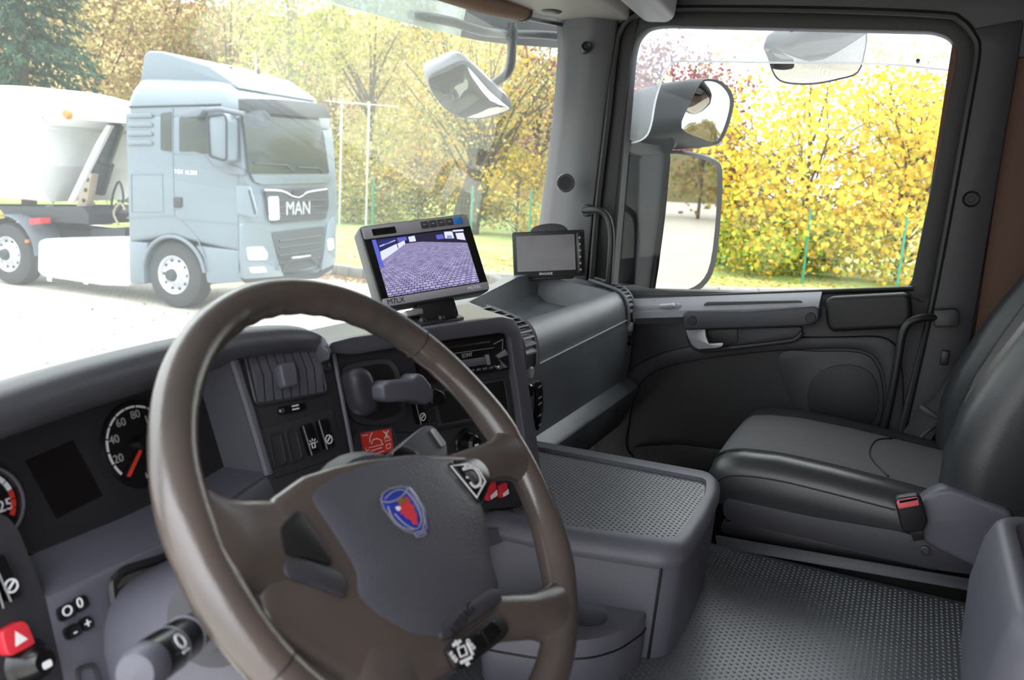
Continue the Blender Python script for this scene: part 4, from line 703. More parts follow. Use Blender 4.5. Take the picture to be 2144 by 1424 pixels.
mk('mount_clamp', tube([M1.at(-0.01, -0.085, -0.02), V((0.045, 0.318, 0.86))], 0.012, 12), 'plastic_black', mo)
mk('mount_bracket', box((-0.045, -0.082, -0.012), (0.03, 0.010, 0.02), 0.002, M1.mat()), 'silver', mo)
mk('base_plate', prism([V((-0.02, 0.27, 0.850)), V((0.09, 0.255, 0.850)), V((0.12, 0.29, 0.850)), V((0.08, 0.35, 0.850)), V((0.0, 0.35, 0.850))], (0, 0, 0.004), 0.001), 'plastic_black', mo)
for x_, y_ in ((0.01, 0.285), (0.05, 0.275), (0.085, 0.29)): mk('base_screw', lathe([(0, 0.006), (0.004, 0.006), (0.006, 0.003), (0.006, 0)], Matrix.Translation((x_, y_, 0.853)), 10), 'plastic_black', mo)
# second monitor
M2 = Fr((0.939, 0.467, 0.882), (0.42, -0.90, 0.10), (0.12, 0.17, 0.97))
m2 = thing('rear_view_monitor', 'small black monitor with dark grey blank screen beside the windscreen pillar', 'monitor', tuple(M2.at(0, -0.06, -0.01)))
w2, h2 = 0.0935, 0.0595
mk('shell', loft([rr(M2, -w2 + k, -h2 + k, w2 - k, h2 - k, 0.006, c) for c, k in ((0.001, 0.0015), (0, 0.0), (-0.016, 0.0), (-0.022, 0.008))]), 'plastic_black', m2)
mat('blank_screen', '#6d6a6c', 0.3, spec=0.6, var=0.25, vscale=14)
mk('screen', prism(rr(M2, -w2 + 0.010, -h2 + 0.016, w2 - 0.026, h2 - 0.011, 0.001, 0.001), M2.n * 0.0008), 'blank_screen', m2)
mk('key_column', prism(rr(M2, w2 - 0.021, -h2 + 0.008, w2 - 0.005, h2 - 0.006, 0.002, 0.001), M2.n * 0.0014, 0.0004), 'gloss_black', m2)
for i in range(6): mk('push_key', lathe([(0, 0.0012), (0.0022, 0.0012), (0.003, 0)], M2.mat(w2 - 0.013, -0.044 + i * 0.0165, 0.0024), 10), 'plastic_light', m2)
mk('lettering', txt('BRIGADE', 0.0085, M2.mat(-0.01, -h2 + 0.0085, 0.0012)), 'white_print', m2)
mk('sun_hood', prism(cr([M2.at(a_, b_, -0.004) for a_, b_ in ((-0.04, h2 - 0.002), (-0.036, h2 + 0.012), (-0.01, h2 + 0.019), (0.02, h2 + 0.019), (0.042, h2 + 0.012), (0.046, h2 - 0.002))], 3), M2.n * -0.012, 0.001), 'plastic_dark', m2)
mk('mount_foot', prism([M2.at(-0.05, -h2 - 0.006, -0.004), M2.at(0.06, -h2 - 0.006, -0.004), M2.at(0.07, -h2 + 0.004, -0.004), M2.at(-0.04, -h2 + 0.004, -0.004)], M2.n * -0.02, 0.002), 'plastic_black', m2)

# ================================================================ table, cup tray, mat
ct = thing('console_table', 'grey moulded console table with a dimpled rubber top beside the centre stack', 'table', (0.26, 0.06, 0.38))
TO = [(1127, 930), (1300, 960), (1485, 992), (1506, 1009), (1508, 1036), (1486, 1092), (1450, 1150), (1426, 1168), (1390, 1172), (1176, 1139), (1020, 1112)]
TI = [(1127, 941), (1300, 972), (1472, 1005), (1479, 1012), (1476, 1040), (1456, 1072), (1422, 1122), (1408, 1132), (1390, 1131), (1176, 1104), (1020, 1080)]
to = [cast(*p, z=0.543) for p in TO]; ti = [cast(*p, z=0.553) for p in TI]
to[0] = V((to[0].x, 0.30, 0.543)); ti[0] = V((ti[0].x, 0.30, 0.553)); to[-1] = V((to[-1].x, 0.30, 0.543)); ti[-1] = V((ti[-1].x, 0.30, 0.553)); to[-1].x = to[-2].x - 0.01; ti[-1].x = ti[-2].x - 0.005
mid = [o_.lerp(i_, 0.45) + V((0, 0, 0.010)) for o_, i_ in zip(to, ti)]
cxy = sum(to, V()) / len(to)
def shrink(l, k, z): return [V((cxy.x + (p.x - cxy.x) * k, cxy.y + (p.y - cxy.y) * k if p.y < 0.28 else p.y, z)) for p in l]
R_ = lambda l: rnd(l, 0.02, 4)
mk('rim', loft([R_(shrink(to, 0.985, 0.525)), R_(shrink(to, 1.0, 0.532)), R_(to), R_(mid), R_([i_ + V((0, 0, 0.004)) for i_ in ti]), R_(shrink(ti, 0.99, 0.548))]), 'plastic_grey', ct, smooth=60)
mk('body', loft([R_(shrink(to, 0.975, 0.527)), R_(shrink(to, 0.97, 0.50)), R_(shrink(to, 0.95, 0.43)), R_(shrink(to, 0.91, 0.368))]), 'plastic_grey', ct, smooth=50)
a, b = cast(1387, 1176, x=to[8].x - 0.002), cast(1364, 1322, x=to[8].x + 0.012)
mk('body_seam', tube([to[8] * 0.97 + cxy * 0.03 + V((-0.003, 0.0, -0.016)), V((to[8].x + 0.013, to[8].y + 0.012, 0.372))], 0.0022, 6), 'seal_rubber', ct)
tb = mk('rubber_top', prism(R_(shrink(ti, 0.985, 0.547)), (0, 0, 0.003)), 'rubber_mat', ct)
def inside(p, poly):
    c = False; n = len(poly)
    for i in range(n):
        a_, b_ = poly[i], poly[i - 1]
        if (a_.y > p[1]) != (b_.y > p[1]) and p[0] < (b_.x - a_.x) * (p[1] - a_.y) / (b_.y - a_.y) + a_.x: c = not c
    return c
def nubs(x0, x1, y0, y1, z, dx, dy, sx_, sy_, h, ok):
    vs_, fs = [], []; j = 0; y = y0
    while y < y1:
        x = x0 + (dx / 2 if j % 2 else 0)
        while x < x1:
            if ok((x, y)):
                k = len(vs_); s_, t_ = (sx_, sy_)
                for a_, b_ in ((-s_, -t_ * 0.5), (0, -t_), (s_, t_ * 0.5), (0, t_)): vs_.append((x + a_, y + b_, z))
                for a_, b_ in ((-s_, -t_ * 0.5), (0, -t_), (s_, t_ * 0.5), (0, t_)): vs_.append((x + a_ * 0.45, y + b_ * 0.45, z + h))
                fs += [(k + 4, k + 5, k + 6, k + 7)] + [(k + i, k + (i + 1) % 4, k + 4 + (i + 1) % 4, k + 4 + i) for i in range(4)]
            x += dx
        y += dy; j += 1
    return vs_, fs
tin = shrink(ti, 0.955, 0.55)
mk('mat_nubs', nubs(0.02, 0.5, -0.14, 0.29, 0.5498, 0.011, 0.0075, 0.0036, 0.0026, 0.0014, lambda p: inside(p, tin)), 'rubber_mat', tb, smooth=0, stuff=True)
cu = thing('cup_holder', 'grey cup holder tray at the foot of the console table', 'cup holder', tuple(cast(1228, 1300, z=0.40)))
CO = [(1010, 1290), (1100, 1270), (1220, 1250), (1335, 1266), (1356, 1276), (1352, 1296), (1300, 1332), (1240, 1350), (1140, 1352), (1010, 1330)]
co = R_([cast(*p, z=0.445) for p in CO]); cc_ = cast(1226, 1292, z=0.445)
hole = [V((cc_.x + 0.033 * math.cos(2 * math.pi * i / len(co)), cc_.y + 0.033 * math.sin(2 * math.pi * i / len(co)), 0.445)) for i in range(len(co))]
# match the start and turning sense of the two loops
def ang(p): return math.atan2(p.y - cc_.y, p.x - cc_.x)
sgn = 1 if sum((co[i].x * co[(i + 1) % len(co)].y - co[(i + 1) % len(co)].x * co[i].y) for i in range(len(co))) > 0 else -1
hole = [V((cc_.x + 0.033 * math.cos(ang(p)), cc_.y + 0.033 * math.sin(ang(p)), 0.445)) for p in co]
cdn = lambda l, k, z: [V((p.x + (cc_.x - p.x) * k, p.y + (cc_.y - p.y) * k, z)) for p in l]
mk('tray', loft([cdn(co, 0.03, 0.366), cdn(co, 0.0, 0.40), co, cdn(co, 0.03, 0.451), [h_ + (o_ - h_).normalized() * 0.006 + V((0, 0, 0.006)) for h_, o_ in zip(hole, co)], [h_ + V((0, 0, 0.003)) for h_ in hole], cdn(hole, 0.08, 0.40), cdn(hole, 0.99, 0.398)]), 'plastic_grey', cu, smooth=40)
mk('tray_seam', tube(cdn(co, -0.008, 0.424), 0.0015, 6, True), 'seal_rubber', cu)
fm = thing('floor_mat', 'dark grey dimpled rubber mat over the engine tunnel', 'floor mat', (0.2, -0.4, 0.366))
mk('sheet', box((0.155, -0.36, 0.3685), (0.785, 1.16, 0.005), 0.002), 'rubber_mat', fm)
tb_ = shrink(to, 0.93, 0.37); cb_ = cdn(co, 0.0, 0.37)
mk('mat_nubs', nubs(-0.22, 0.535, -0.90, 0.2, 0.3708, 0.0125, 0.0085, 0.0042, 0.0031, 0.0013, lambda p: not inside(p, tb_) and not inside(p, cb_)), 'rubber_mat', fm, smooth=0, stuff=True)

# ================================================================ passenger seat
ps = thing('passenger_seat', 'black and grey passenger seat with stitched bolsters', 'seat', (0.78, -0.35, 0.2))
def sec(y, top, fr_):
    k = [(0.556, 0.455), (0.545, 0.49), (0.548, 0.525), (0.56, 0.546), (0.585, 0.556), (0.612, 0.553), (0.63, 0.547), (0.70, 0.551), (0.78, 0.553), (0.87, 0.551), (0.94, 0.547), (0.958, 0.553), (0.985, 0.557), (1.01, 0.546), (1.02, 0.525), (1.022, 0.49), (1.015, 0.455)]
    return [V((0.783 + (x - 0.783) * fr_, y, 0.455 + (z - 0.455) * top)) for x, z in k]
SEC = [(-0.070, 0.25, 0.90), (-0.068, 0.55, 0.95), (-0.075, 0.78, 0.98), (-0.095, 0.95, 0.995), (-0.13, 1.05, 1), (-0.20, 1.10, 1), (-0.30, 1.06, 1), (-0.40, 0.98, 1), (-0.48, 0.90, 1), (-0.56, 0.86, 0.99)]
mk('cushion', loft([sec(*s_) for s_ in SEC]), 'seat_vinyl', ps, smooth=70)
fab = [[p + V((0, 0.003 if i < 3 else 0, 0.0035)) for p in sec(*s_)[6:11]] for i, s_ in enumerate(SEC[1:])]
mk('cushion_fabric', sheet(fab, (0, 0, -0.006)), 'seat_fabric', ps, smooth=70)
for j_ in (6, 10): mk('piping', tube([sec(*s_)[j_] + V((0, 0.002 if i < 3 else 0, 0.002)) for i, s_ in enumerate(SEC[1:])], 0.0035, 8, k=3), 'seal_rubber', ps)
mk('cross_seam', tube([V((x, y, 0.455 + (z - 0.455) * 0.99 + 0.0035)) for x, y, z in ((0.64, -0.40, 0.548), (0.72, -0.365, 0.553), (0.80, -0.36, 0.554), (0.88, -0.37, 0.552), (0.93, -0.40, 0.548))], 0.002, 6, k=3), 'seal_rubber', ps)
mk('side_stitching', tube([V((0.5465, y, 0.522 + dz)) for y, dz in ((-0.09, -0.02), (-0.12, 0.0), (-0.2, 0.008), (-0.3, 0.004), (-0.42, -0.004))], 0.0015, 6, k=3), 'seal_rubber', ps)
def bsec(z, y, w, bol):
    k = [(-0.235, -0.13), (-0.245, -0.06), (-0.235, -0.005), (-0.20, 0.012 * bol), (-0.165, 0.0), (-0.145, -0.022 * bol), (-0.07, -0.03 * bol), (0, -0.031 * bol), (0.07, -0.03 * bol), (0.145, -0.022 * bol), (0.165, 0.0), (0.20, 0.012 * bol), (0.235, -0.005), (0.245, -0.06), (0.235, -0.13)]
    return [V((0.775 + x * w, y + d, z)) for x, d in k]
BS = [(0.50, -0.515, 0.90, 0.7), (0.56, -0.497, 0.97, 1), (0.64, -0.498, 1.0, 1.2), (0.72, -0.515, 1.0, 1.3), (0.80, -0.546, 1.0, 1.3), (0.88, -0.583, 1.0, 1.2), (1.0, -0.645, 0.97, 1), (1.12, -0.70, 0.9, 1), (1.2, -0.735, 0.8, 0.8)]
mk('backrest', loft([bsec(*b_) for b_ in BS]), 'seat_vinyl', ps, smooth=70)
mk('backrest_fabric', sheet([[p + V((0, 0.0035, 0.0)) for p in bsec(*b_)[5:10]] for b_ in BS[:-1]], (0, -0.006, 0)), 'seat_fabric', ps, smooth=70)
for j_ in (5, 9): mk('piping', tube([bsec(*b_)[j_] + V((0, 0.003, 0)) for b_ in BS], 0.003, 8, k=3), 'seal_rubber', ps)
mk('headrest', loft([[V((0.775 + 0.13 * k * math.cos(t), y + 0.05 * math.sin(t), z)) for t in [i * math.pi / 8 for i in range(16)]] for z, y, k in ((1.21, -0.80, 0.8), (1.25, -0.80, 1), (1.36, -0.80, 1), (1.40, -0.805, 0.8))]), 'seat_vinyl', ps, smooth=60)
for x_ in (0.73, 0.82): mk('headrest_post', tube([V((x_, -0.79, 1.17)), V((x_, -0.80, 1.24))], 0.006, 8), 'chrome', ps)
mk('side_cover', prism(rnd([cast(*p, x=0.53) for p in ((1878, 1100), (1935, 1038), (1985, 1020), (2110, 1068), (2122, 1082), (2080, 1165), (2052, 1196), (1955, 1150))], 0.02, 5), (0.05, 0, 0), 0.012, 4), 'plastic_grey', ps)
mk('seat_base_cover', prism(rnd([cast(*p, x=0.54) for p in ((1513, 1058), (1522, 1044), (1700, 1082), (1890, 1114), (1975, 1140), (2056, 1198), (2048, 1206), (1960, 1194), (1700, 1130), (1530, 1092), (1514, 1080))], 0.012, 4), (0.46, 0, 0), 0.006, 3), 'plastic_dark', ps)
mk('pedestal', prism([V((0.62, -0.15, 0.0)), V((0.62, -0.15, 0.43)), V((0.62, -0.62, 0.43)), V((0.62, -0.62, 0.0))], (0.36, 0, 0), 0.01), 'plastic_black', ps)
mk('plinth_flange', prism(rnd([cast(*p, x=0.585) for p in ((1508, 1098), (1530, 1090), (1700, 1128), (1960, 1192), (1960, 1206), (1660, 1150), (1510, 1116))], 0.006), (0.4, 0, 0), 0.004), 'plastic_black', ps)
c1 = cast(1937, 1153, x=0.538); mk('cover_screw', lathe([(0, 0.002), (0.005, 0.002), (0.006, 0.004), (0.009, 0.003), (0.010, -0.004)], Fr(c1, (0, -1, 0), (0, 0, 1)).mat(), 16), 'plastic_dark', ps)
BK = Fr(cast(1910, 1085, x=0.50), (0.15, -1, 0.05), (0, -0.16, 1))
bk_ = thing('belt_buckle', 'black seat belt buckle with a red release button on the passenger seat side', 'seat belt buckle', tuple(BK.at(0, -0.05, -0.02)))
mk('housing', prism(rnd(BK.pts([(1874, 1050), (1880, 1044), (1922, 1038), (1930, 1044), (1944, 1094), (1936, 1112), (1896, 1118), (1888, 1108)]), 0.005), BK.n * -0.022, 0.004, 3), 'plastic_black', bk_)
mk('release_button', prism(rnd(BK.pts([(1877, 1053), (1881, 1048), (1921, 1041), (1925, 1058), (1882, 1066)], 0.0015), 0.002), BK.n * -0.01, 0.001), 'pink_plastic', bk_)
mk('tongue_slot', prism(BK.pts([(1882, 1049), (1920, 1042), (1921, 1047), (1884, 1054)], 0.002), BK.n * -0.01), 'gloss_black', bk_)
mk('strap', prism(rnd(BK.pts([(1906, 1112), (1932, 1108), (1936, 1130), (1912, 1134)], -0.008), 0.002), BK.n * -0.008, 0.001), 'plastic_black', bk_)
sbt = thing('seat_belt', 'dark seat belt webbing hanging from the door pillar beside the passenger seat', 'seat belt', tuple(cast(1910, 915, x=1.02)))
B1 = [((1996, 776), (2020, 790)), ((1960, 830), (2000, 850)), ((1920, 862), (1968, 890)), ((1884, 915), (1940, 938))]
mk('webbing', sheet([[cast(*a_, x=1.03), cast(*b_, x=1.0)] for a_, b_ in B1], (-0.002, 0, 0.001)), 'belt_web', sbt)
mk('upper_webbing', sheet([[cast(2150, 560, x=1.03), cast(2170, 600, x=1.0)], [cast(2060, 690, x=1.03), cast(2090, 720, x=1.0)], [cast(1996, 776, x=1.03), cast(2020, 790, x=1.0)]], (-0.002, 0, 0.001)), 'belt_web', sbt)
mk('tongue', prism(rnd([cast(*p, x=1.0) for p in ((1924, 852), (1930, 848), (1968, 874), (1966, 882), (1960, 882), (1926, 860))], 0.003), (0.006, 0, 0), 0.001), 'plastic_dark', sbt)
mk('anchor_cable', tube([cast(1968, 884, x=1.0), cast(1940, 905, x=0.99), cast(1912, 934, x=0.99)], 0.004, 8, k=3), 'plastic_black', sbt)
# storage bin beside the driver seat (lower right corner)
sbn = thing('storage_bin', 'grey plastic storage bin between the seats at the right edge', 'storage bin', (0.1, -0.65, 0.38))
def bring(x0, x1, y0, y1, z, r=0.05): return rnd([V((x0, y1, z)), V((x0, y0, z)), V((x1, y0, z)), V((x1, y1, z))], r, 5)
mk('body', loft([bring(-0.12, 0.26, -0.88, -0.538, 0.372), bring(-0.125, 0.265, -0.89, -0.526, 0.46), bring(-0.125, 0.265, -0.89, -0.523, 0.55), bring(-0.12, 0.26, -0.89, -0.532, 0.615), bring(-0.115, 0.255, -0.88, -0.542, 0.642), bring(-0.108, 0.248, -0.875, -0.552, 0.650), bring(-0.098, 0.238, -0.865, -0.566, 0.646, 0.045), bring(-0.095, 0.235, -0.86, -0.571, 0.61, 0.045), bring(-0.085, 0.225, -0.85, -0.586, 0.42, 0.04)]), 'plastic_grey', sbn, smooth=60)

# ================================================================ mirrors outside the cab
def convex(fr, px, bulge, c=0.0, k=3, steps=7):
    o = cr(fr.pts(px, c), k); ctr = sum(o, V()) / len(o)
    return loft([[ctr + (p - ctr) * s_ + fr.n * (bulge * (1 - s_ * s_)) for p in o] for s_ in [1 - i / steps for i in range(steps)] + [0.02]] + [])
MF = Fr(cast(1398, 450, x=1.30), (0.92, -0.40, 0), (0, 0, 1))
dm = thing('door_mirror', 'large dark door mirror outside the passenger window, lower of the two', 'mirror', tuple(MF.px(1400, 600)))
GLS = [(1406, 322), (1450, 328), (1490, 342), (1500, 362), (1498, 450), (1486, 550), (1464, 592), (1424, 610), (1374, 618), (1378, 560), (1392, 450), (1402, 340)]
mo_ = cr(MF.pts([(1396, 316), (1450, 318), (1498, 334), (1511, 358), (1508, 450), (1496, 556), (1472, 602), (1428, 620), (1364, 628), (1366, 560), (1382, 450), (1392, 336)], -0.004), 3); mc = sum(mo_, V()) / len(mo_)
mk('housing', loft([[mc + (p - mc) * s_ + MF.n * d for p in mo_] for s_, d in ((0.97, 0.006), (1.0, 0.0), (1.0, -0.03), (0.95, -0.07), (0.8, -0.11), (0.4, -0.13))]), 'mirror_shell', dm, smooth=60)
mk('mirror_glass', prism(cr(MF.pts(GLS, 0.006), 3), MF.n * 0.002), 'mirror_glass', dm)
mk('bracket_column', loft([rnd(MF.pts(l, 0.0), 0.012, 4) for l in ()]) if False else prism(rnd(MF.pts([(1338, 330), (1352, 312), (1400, 314), (1402, 336), (1384, 470), (1370, 620), (1326, 622), (1334, 480)], -0.004), 0.02, 4), MF.n * -0.08, 0.012, 4), 'mirror_shell', dm, smooth=60)
mk('upper_arm', prism(rnd(MF.pts([(1300, 288), (1306, 290), (1350, 300), (1402, 306), (1404, 322), (1340, 326), (1300, 312)], 0.0), 0.006), MF.n * -0.06, 0.008, 3), 'mirror_shell', dm)
mk('lower_arm', prism(rnd(MF.pts([(1298, 600), (1330, 596), (1372, 606), (1372, 624), (1296, 628)], 0.0), 0.006), MF.n * -0.06, 0.008, 3), 'mirror_shell', dm)
MU = Fr(cast(1470, 230, x=1.33), (0.92, -0.40, 0.0), (0.06, 0.10, 1))
wm = thing('wide_angle_mirror', 'smaller dark wide-angle mirror outside the passenger window, above the large one', 'mirror', tuple(MU.px(1440, 290)))
so = cr(MU.pts([(1420, 272), (1436, 224), (1462, 172), (1484, 164), (1512, 172), (1532, 198), (1532, 232), (1518, 278), (1500, 304), (1468, 298)], 0), 3); sc_ = sum(so, V()) / len(so)
back = MU.px(1410, 235, 0) - sc_ + MU.n * -0.16
mk('housing', loft([[sc_ + (p - sc_) * s_ + MU.n * d + back * q_ for p in so] for s_, d, q_ in ((0.97, 0.006, 0), (1.0, 0.0, 0), (1.02, 0, 0.15), (1.0, 0, 0.45), (0.88, 0, 0.75), (0.62, 0, 0.95), (0.3, 0, 1.02))]), 'mirror_shell', wm, smooth=60)
mk('mirror_glass', convex(MU, [(1427, 268), (1442, 222), (1466, 178), (1484, 170), (1508, 178), (1526, 202), (1526, 232), (1513, 274), (1498, 297), (1468, 290)], 0.008, 0.006), 'mirror_glass', wm, smooth=80)
mk('stem', tube([MU.px(1410, 280, -0.08), MU.px(1390, 300, -0.05)], 0.03, 12), 'mirror_shell', wm)
KF = Fr(cast(1700, 120, x=1.38), (0, -1, 0.04), (-0.80, 0, 0.60))
km = thing('kerb_mirror', 'curved kerb mirror hanging outside the top of the passenger window', 'mirror', tuple(KF.px(1700, 120)))
KO = [(1600, 92), (1650, 88), (1740, 76), (1808, 66), (1816, 76), (1812, 110), (1798, 152), (1760, 166), (1700, 177), (1642, 174), (1620, 158), (1608, 124)]
ko = cr(KF.pts(KO, 0), 3); kc = sum(ko, V()) / len(ko)
mk('housing', loft([[kc + (p - kc) * s_ + KF.n * d for p in ko] for s_, d in ((0.96, 0.005), (1.0, 0.0), (0.98, -0.03), (0.85, -0.06), (0.4, -0.075))]), 'mirror_shell', km, smooth=60)
mk('mirror_glass', convex(KF, [(kx + (1708 - kx) * 0.035, ky + (120 - ky) * 0.06) for kx, ky in KO], 0.02, 0.005), 'mirror_glass', km, smooth=80)
mk('bracket', box((0, 0.10, -0.05), (0.10, 0.06, 0.05), 0.01, KF.mat()), 'mirror_shell', km)
# front mirror on its bar
FM = Fr(cast(985, 190, y=0.74), (0.94, -0.30, -0.14), (0.0, -0.30, 0.95))
fm_ = thing('front_mirror', 'pale grey front mirror hanging from a bent bar outside the windscreen', 'mirror', tuple(cast(1071, 60, y=0.70)))
FO = [(896, 168), (902, 154), (930, 140), (964, 126), (984, 131), (1008, 152), (1038, 182), (1064, 204), (1072, 222), (1062, 234), (1030, 244), (1000, 250), (962, 246), (930, 226), (906, 196)]
fo = cr(FM.pts(FO, 0), 3); fc_ = sum(fo, V()) / len(fo)
mk('housing', loft([[fc_ + (p - fc_) * s_ + FM.n * d + FM.v * e for p in fo] for s_, d, e in ((0.97, 0.003, 0), (1.0, 0.0, 0), (1.0, -0.025, 0.012), (0.9, -0.05, 0.02), (0.5, -0.065, 0.02))]), 'mirror_shell_grey', fm_, smooth=60)
mk('mirror_glass', convex(FM, [(898, 170), (906, 162), (936, 150), (962, 137), (976, 138), (996, 158), (1024, 190), (1054, 216), (1066, 229), (1030, 241), (1000, 247), (964, 243), (932, 223), (908, 195)], 0.016, 0.0035), 'mirror_glass', fm_, smooth=80)
mk('bent_post', tube([cast(1072, 48, y=0.70), cast(1072, 80, y=0.70), cast(1070, 130, y=0.705), cast(1062, 152, y=0.715), cast(1046, 167, y=0.73), cast(1030, 178, y=0.745)], 0.013, 12, k=5), 'steel_bar', fm_)
mk('post_clamp', tube([cast(1071, 58, y=0.70), cast(1071, 86, y=0.70)], 0.018, 12), 'steel_bar', fm_)
mk('cross_bar', tube([cast(860, 30, y=0.80), cast(940, 44, y=0.77), cast(985, 58, y=0.74), cast(1020, 67, y=0.72), cast(1071, 70, y=0.705), cast(1130, 72, y=0.66), cast(1195, 78, y=0.58)], 0.0125, 12, k=4), 'steel_bar', fm_)

wc_ = thing('white_loop', 'small white loop standing in for a round thing outside the windscreen', 'cable', (0.70, 0.50, 0.80))
mk('loop', tube([cast(1040, 612, y=0.60), cast(1048, 600, y=0.60), cast(1062, 593, y=0.60), cast(1078, 596, y=0.60), cast(1088, 606, y=0.60)], 0.007, 10, k=5), 'white_print', wc_)  # added stand-in for a white round thing outside, not a dashboard part

# ================================================================ the yard outside
def far(px, py, d):
    """point on a pixel's ray at horizontal distance d from the camera"""
    r = ray(px, py); return CAM + r * (d / math.hypot(r.x, r.y))
def gpt(px, d): p = far(px, 400, d); return V((p.x, p.y, GZ))
mat('pavers', '#b9b4ab', 0.8)
def paver_nodes():
    n = MATS['pavers'].node_tree; b = n.nodes['Principled BSDF']; t = n.nodes.new('ShaderNodeTexCoord'); br = n.nodes.new('ShaderNodeTexBrick'); br.inputs['Scale'].default_value = 4
    br.inputs['Color1'].default_value = lin('#cdc8be'); br.inputs['Color2'].default_value = lin('#c2bdb2'); br.inputs['Mortar'].default_value = lin('#a09a8f'); br.inputs['Mortar Size'].default_value = 0.02
    no = n.nodes.new('ShaderNodeTexNoise'); no.inputs['Scale'].default_value = 1.3; no.inputs['Detail'].default_value = 6; mi = n.nodes.new('ShaderNodeMix'); mi.data_type = 'RGBA'; mi.blend_type = 'MULTIPLY'; mi.inputs['Factor'].default_value = 0.35
    n.links.new(t.outputs['Object'], br.inputs['Vector']); n.links.new(t.outputs['Object'], no.inputs['Vector']); n.links.new(br.outputs['Color'], mi.inputs['A']); n.links.new(no.outputs['Fac'], mi.inputs['B']); n.links.new(mi.outputs['Result'], b.inputs['Base Color'])
paver_nodes()
mat('grass', '#7f9a4a', 0.9, var=0.5, vscale=0.9, col2='#a5a565', bump=0.6, bscale=20)
mat('kerb_stone', '#8d8a84', 0.85, var=0.3, vscale=3, bump=0.4, bscale=30)
mat('post_green', '#2f7d62', 0.5); mat('wire_green', '#4f8f74', 0.5)
mat('bark', '#5d5042', 0.9, bump=0.6, bscale=30, var=0.4, vscale=8); mat('bark_dark', '#4a4036', 0.9); mat('bark_pale', '#8f8677', 0.9)
for nme, c_ in (('leaf_yellow', '#dcc04a'), ('leaf_gold', '#cfa940'), ('leaf_lime', '#b9bd4c'), ('leaf_green', '#7d9a3c'), ('leaf_orange', '#ae8450'), ('leaf_rust', '#98704e'), ('leaf_ochre', '#b8a56c'), ('leaf_straw', '#c9bd8c'), ('leaf_plum', '#8f5563'), ('leaf_red', '#a5443e'), ('leaf_olive', '#8d9552'), ('needle', '#46604e'), ('needle_dark', '#33493c'), ('leaf_brown', '#8c7355')):
    m = mat(nme, c_, 0.75, spec=0.2)
    n = m.node_tree; b = n.nodes['Principled BSDF']; tl = n.nodes.new('ShaderNodeBsdfTranslucent'); tl.inputs[0].default_value = lin(c_); mx_ = n.nodes.new('ShaderNodeMixShader'); mx_.inputs[0].default_value = 0.35
    n.links.new(b.outputs[0], mx_.inputs[1]); n.links.new(tl.outputs[0], mx_.inputs[2]); n.links.new(mx_.outputs[0], n.nodes['Material Output'].inputs[0])
struct(mk('yard_paving', box((0, 0, GZ - 0.05), (160, 160, 0.1), 0), 'pavers', smooth=0), 'pale paved yard')
# kerb and verge
KL = [cast(640, 566, z=GZ), cast(735, 580, z=GZ), cast(900, 590, z=GZ), cast(1050, 594, z=GZ), cast(1300, 610, z=GZ), cast(1500, 622, z=GZ), cast(2100, 640, z=GZ)]
KL = [V((17.0, 20.0, GZ)), V((14.6, 13.0, GZ))] + KL[1:] + [V((17.5, -9, GZ))]
kl = cr(KL, 6, False)
vg = [V((p.x, p.y, GZ - 0.02)) for p in kl] + [V((78, -30, GZ - 0.02)), V((78, 78, GZ - 0.02)), V((30, 78, GZ - 0.02))]
struct(mk('grass_verge', prism(vg, (0, 0, 0.14)), 'grass', smooth=0), 'green grass verge behind the kerb')
kr = sroot('trim_5', 'grey stone kerb along the grass')
T_ = frame_tan(kl, False)
for i in range(len(kl) - 1):
    a, b = kl[i], kl[i + 1]; nn = (b - a).cross(V((0, 0, 1))).normalized(); nseg = max(1, round((b - a).length / 1.0))
    for j in range(nseg):
        p, q_ = a.lerp(b, (j + 0.015) / nseg), a.lerp(b, (j + 0.985) / nseg); mk('kerb_stone', prism([p - nn * 0.09, q_ - nn * 0.09, q_ + nn * 0.09, p + nn * 0.09], (0, 0, 0.22), 0.02), 'kerb_stone', kr)
random.seed(5)
# fallen leaves along the kerb
def litter(name, label, pts, spread, n, mats_, z, size=0.07):
    vs_, fs, mi = [], [], []
    for i in range(n):
        t = random.random() * (len(pts) - 1); k = int(t); p = pts[k].lerp(pts[min(k + 1, len(pts) - 1)], t - k); x, y = p.x + random.gauss(0, spread), p.y + random.gauss(0, spread); a_ = random.random() * 6.28; s_ = size * random.uniform(0.6, 1.2); b0 = len(vs_); h = random.uniform(0.0, 0.03)
        for d in range(4): vs_.append((x + s_ * math.cos(a_ + d * 1.57) * (1 if d % 2 else 0.6), y + s_ * math.sin(a_ + d * 1.57) * (1 if d % 2 else 0.6), z + 0.004 + (h if d % 2 else 0)))
        fs.append((b0, b0 + 1, b0 + 2, b0 + 3)); mi.append(random.randrange(len(mats_)))
    o = mk(name, (vs_, fs), mats_, smooth=0, stuff=True); o.data.polygons.foreach_set('material_index', mi); tag(o, label, 'leaves'); return o
litter('fallen_leaves', 'orange fallen leaves lying along the stone kerb', [p + (p - V((30, p.y, 0))).normalized() * 0.25 for p in kl[8:30]], 0.28, 2600, ['leaf_rust', 'leaf_orange', 'leaf_brown'], GZ, 0.05)
litter('verge_leaves', 'yellow and brown leaves scattered over the grass', [V((16, 12, 0)), V((19, 8, 0)), V((19, 3, 0)), V((18.5, -3, 0))], 1.5, 3000, ['leaf_gold', 'leaf_orange', 'leaf_brown'], GZ + 0.12, 0.07)
litter('yard_leaves', 'few brown leaves scattered on the pale paving', [V((4, 8, 0)), V((7, 7.5, 0)), V((8, 9, 0))], 1.6, 160, ['leaf_rust', 'leaf_brown'], GZ, 0.035)

